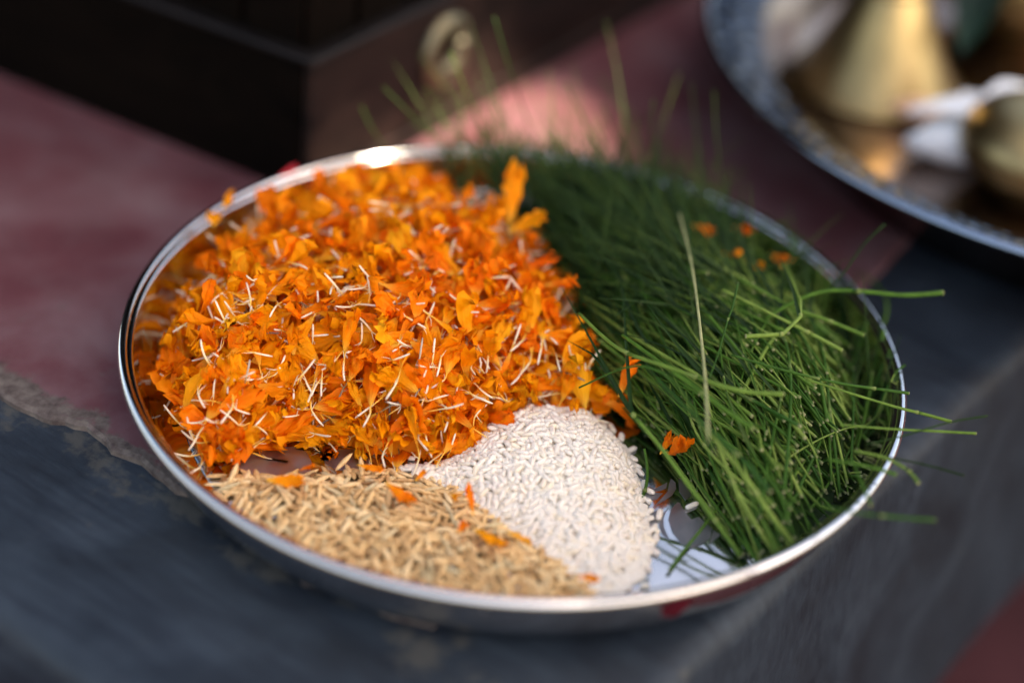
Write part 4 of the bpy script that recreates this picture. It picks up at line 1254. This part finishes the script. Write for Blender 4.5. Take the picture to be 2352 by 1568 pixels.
# glossy leaf: hangs out of the brass pot, tip down
def broad_leaf(name, P, w, label, mat, fold=.25):
    P = np.array(P); n = 12; V = []; Fc = []
    for i in range(n):
        t = i / (n - 1); f = t * (len(P) - 1); ii = min(int(f), len(P) - 2); c = P[ii] * (1 - f + ii) + P[ii + 1] * (f - ii)
        d = P[ii + 1] - P[ii]; s = np.cross(d, CAM - c); s /= np.linalg.norm(s); nrm = np.cross(s, d); nrm /= np.linalg.norm(nrm)
        ww = w * (math.sin(PI * (t * .86 + .10)) ** .9) if t < .98 else .0003
        for v in (-1, -.5, 0, .5, 1): V.append(c + s * ww * v + nrm * fold * ww * abs(v) + nrm * .0006 * math.sin(t * 20 + v * 3))
    for i in range(n - 1):
        for k in range(4): a = i * 5 + k; Fc.append((a, a + 5, a + 6, a + 1))
    o = link(name, mesh(name, V, Fc, mat)); tag(o, label, 'leaf'); return o
broad_leaf('mango_leaf', [(.238, .354, .074), (.227, .336, .0895), (.213, .298, .066), (.1978, .2415, .050)], .0165, 'glossy dark green leaf hanging point down from the brass pot', M_MANGO)
# white flower: five broad petals
wf = empty('white_flower', tuple(at(2262, 262, .040))); tag(wf, 'white flower lying open between the brass bell and the brass bowl', 'flower')
for i, (a, el, L, w) in enumerate(((2.95, .18, .034, .0085), (.75, .45, .036, .010), (.05, .10, .034, .010), (-1.2, -.25, .022, .008), (1.75, .35, .026, .008), (-.5, -.2, .026, .008))):
    V = []; Fc = []; nu = 9
    for u in range(nu):
        t = u / (nu - 1); ww = w * (math.sin(PI * min(1, t * .85 + .12)) ** .7)
        for v in (-1, -.5, 0, .5, 1):
            r_ = L * t; V.append((r_ * math.cos(a) - v * ww * math.sin(a), r_ * math.sin(a) + v * ww * math.cos(a), math.sin(el) * r_ + .15 * ww * v * v - .012 * t * t + .0008 * math.sin(9 * t + v * 2)))
    for u in range(nu - 1):
        for k in range(4): q = u * 5 + k; Fc.append((q, q + 5, q + 6, q + 1))
    link('white_petal', mesh('white_petal', V, Fc, M_WHITE), wf)
# low leavings under the flower so that it rests on something
def lump(name, px, py, z, s, mat, label, cat, seed):
    g = np.random.default_rng(seed); V = []; Fc = []; nu, nv = 9, 14
    for i in range(nu + 1):
        th = PI * i / nu
        for j in range(nv):
            ph = 2 * PI * j / nv; r_ = 1 + .22 * math.sin(3 * ph + seed) * math.sin(th) + .12 * math.cos(5 * ph + th * 3 + seed)
            V.append((s[0] * r_ * math.sin(th) * math.cos(ph), s[1] * r_ * math.sin(th) * math.sin(ph), s[2] * math.cos(th)))
    for i in range(nu):
        for j in range(nv): Fc.append((i * nv + j, (i + 1) * nv + j, (i + 1) * nv + (j + 1) % nv, i * nv + (j + 1) % nv))
    o = link(name, mesh(name, V, Fc, mat), None, tuple(at(px, py, z))); tag(o, label, cat); return o
lump('cotton_tuft', 2240, 320, .024, (.030, .018, .012), M_WHITE, 'soft grey white cotton tuft under the white flower', 'cotton', 3)
lump('peach_sweet', 2115, 255, .020, (.013, .008, .006), M_PEACH, 'small peach coloured sweet beside the bell lip', 'sweet', 5)
# ================================================================ SHADE TREE (unseen, added to block the sun except through cut gaps)
GAPS = [([(-.115, .150), (-.095, .195), (-.004, .276), (.028, .266), (.044, .218), (.062, .190), (.02, .160), (-.03, .155)], 0), ]  # floor spots where crown leaves are left out so the sun lands there
CIRC = [(-.050, .252, .016), (-.020, .33, .012), (.128, .283, .022), (.19, .180, .026), (-.115, .125, .010), (-.090, .148, .020), (-.055, .163, .020), (-.02, .165, .015), (.10, .36, .022), (.215, .25, .02)]
def added_shade_tree():
    J = Joined(); g = np.random.default_rng(5)
    c0 = np.array(SUN) * 2.6; up = np.array(SUN); a = np.cross(up, [0, 0, 1.]); a /= np.linalg.norm(a); b = np.cross(up, a)
    hx = np.array([SUN.x / SUN.z, SUN.y / SUN.z])
    leafV = np.array([(-.035, 0, 0), (-.012, .013, .003), (.012, .013, .003), (.04, 0, -.004), (.012, -.013, .003), (-.012, -.013, .003)]); leafT = np.array([(0, 1, 5), (1, 2, 5), (2, 4, 5), (2, 3, 4)])
    st = .030
    for layer in range(7):
        for u in np.arange(-1.3, 1.3, st):
            for v in np.arange(-1.3, 1.3, st):
                uu = u + g.uniform(-.5, .5) * st; vv = v + g.uniform(-.5, .5) * st
                rad = math.hypot(uu, vv)
                if rad > .86 * (.86 + .16 * math.sin(3 * math.atan2(vv, uu) + 1)): continue
                p = c0 + a * uu + b * vv + up * ((layer - 3) * .09 + g.normal(0, .03))
                q = p[:2] - hx * p[2]
                if poly_sd(GAPS[0][0], np.array([q[0]]), np.array([q[1]]))[0] > -.013: continue
                if any(math.hypot(q[0] - cx, q[1] - cy) < rr + .012 for cx, cy, rr in CIRC): continue
                R = np.c_[a, b, up] @ rotmat(g.uniform(0, 6.28), g.normal(0, .35), g.normal(0, .35))
                J.add(leafV @ R.T + p, leafT, tint=g.random())
    root = empty('added_shade_tree', tuple(c0 + np.array([1.1, -.3, 0]) * 1.0 - np.array([0, 0, c0[2] + H + .12])))
    tag(root, 'unseen leafy tree added to block the sun, its crown cut with gaps for sun patches', 'tree')
    o = J.build('crown', M_CANOPY); o.parent = root; o.matrix_parent_inverse = root.matrix_world.inverted()
    base = np.array(root.location); top_ = c0
    o.location = tuple(-base)
    br = [(base * 0, top_ * .55 + base * .45 - base + np.array([.25, -.1, .4]), .09), ]
    pts = [np.zeros(3), np.array([.02, -.02, .9]), (c0 - base) * .6 + np.array([.25, 0, .1]), c0 - base + up * .35]
    v, f, t_ = tube(pts, [.10, .085, .05, .02], 10); link('trunk', mesh('trunk', v, f, M_WSIDE), root)
added_shade_tree()
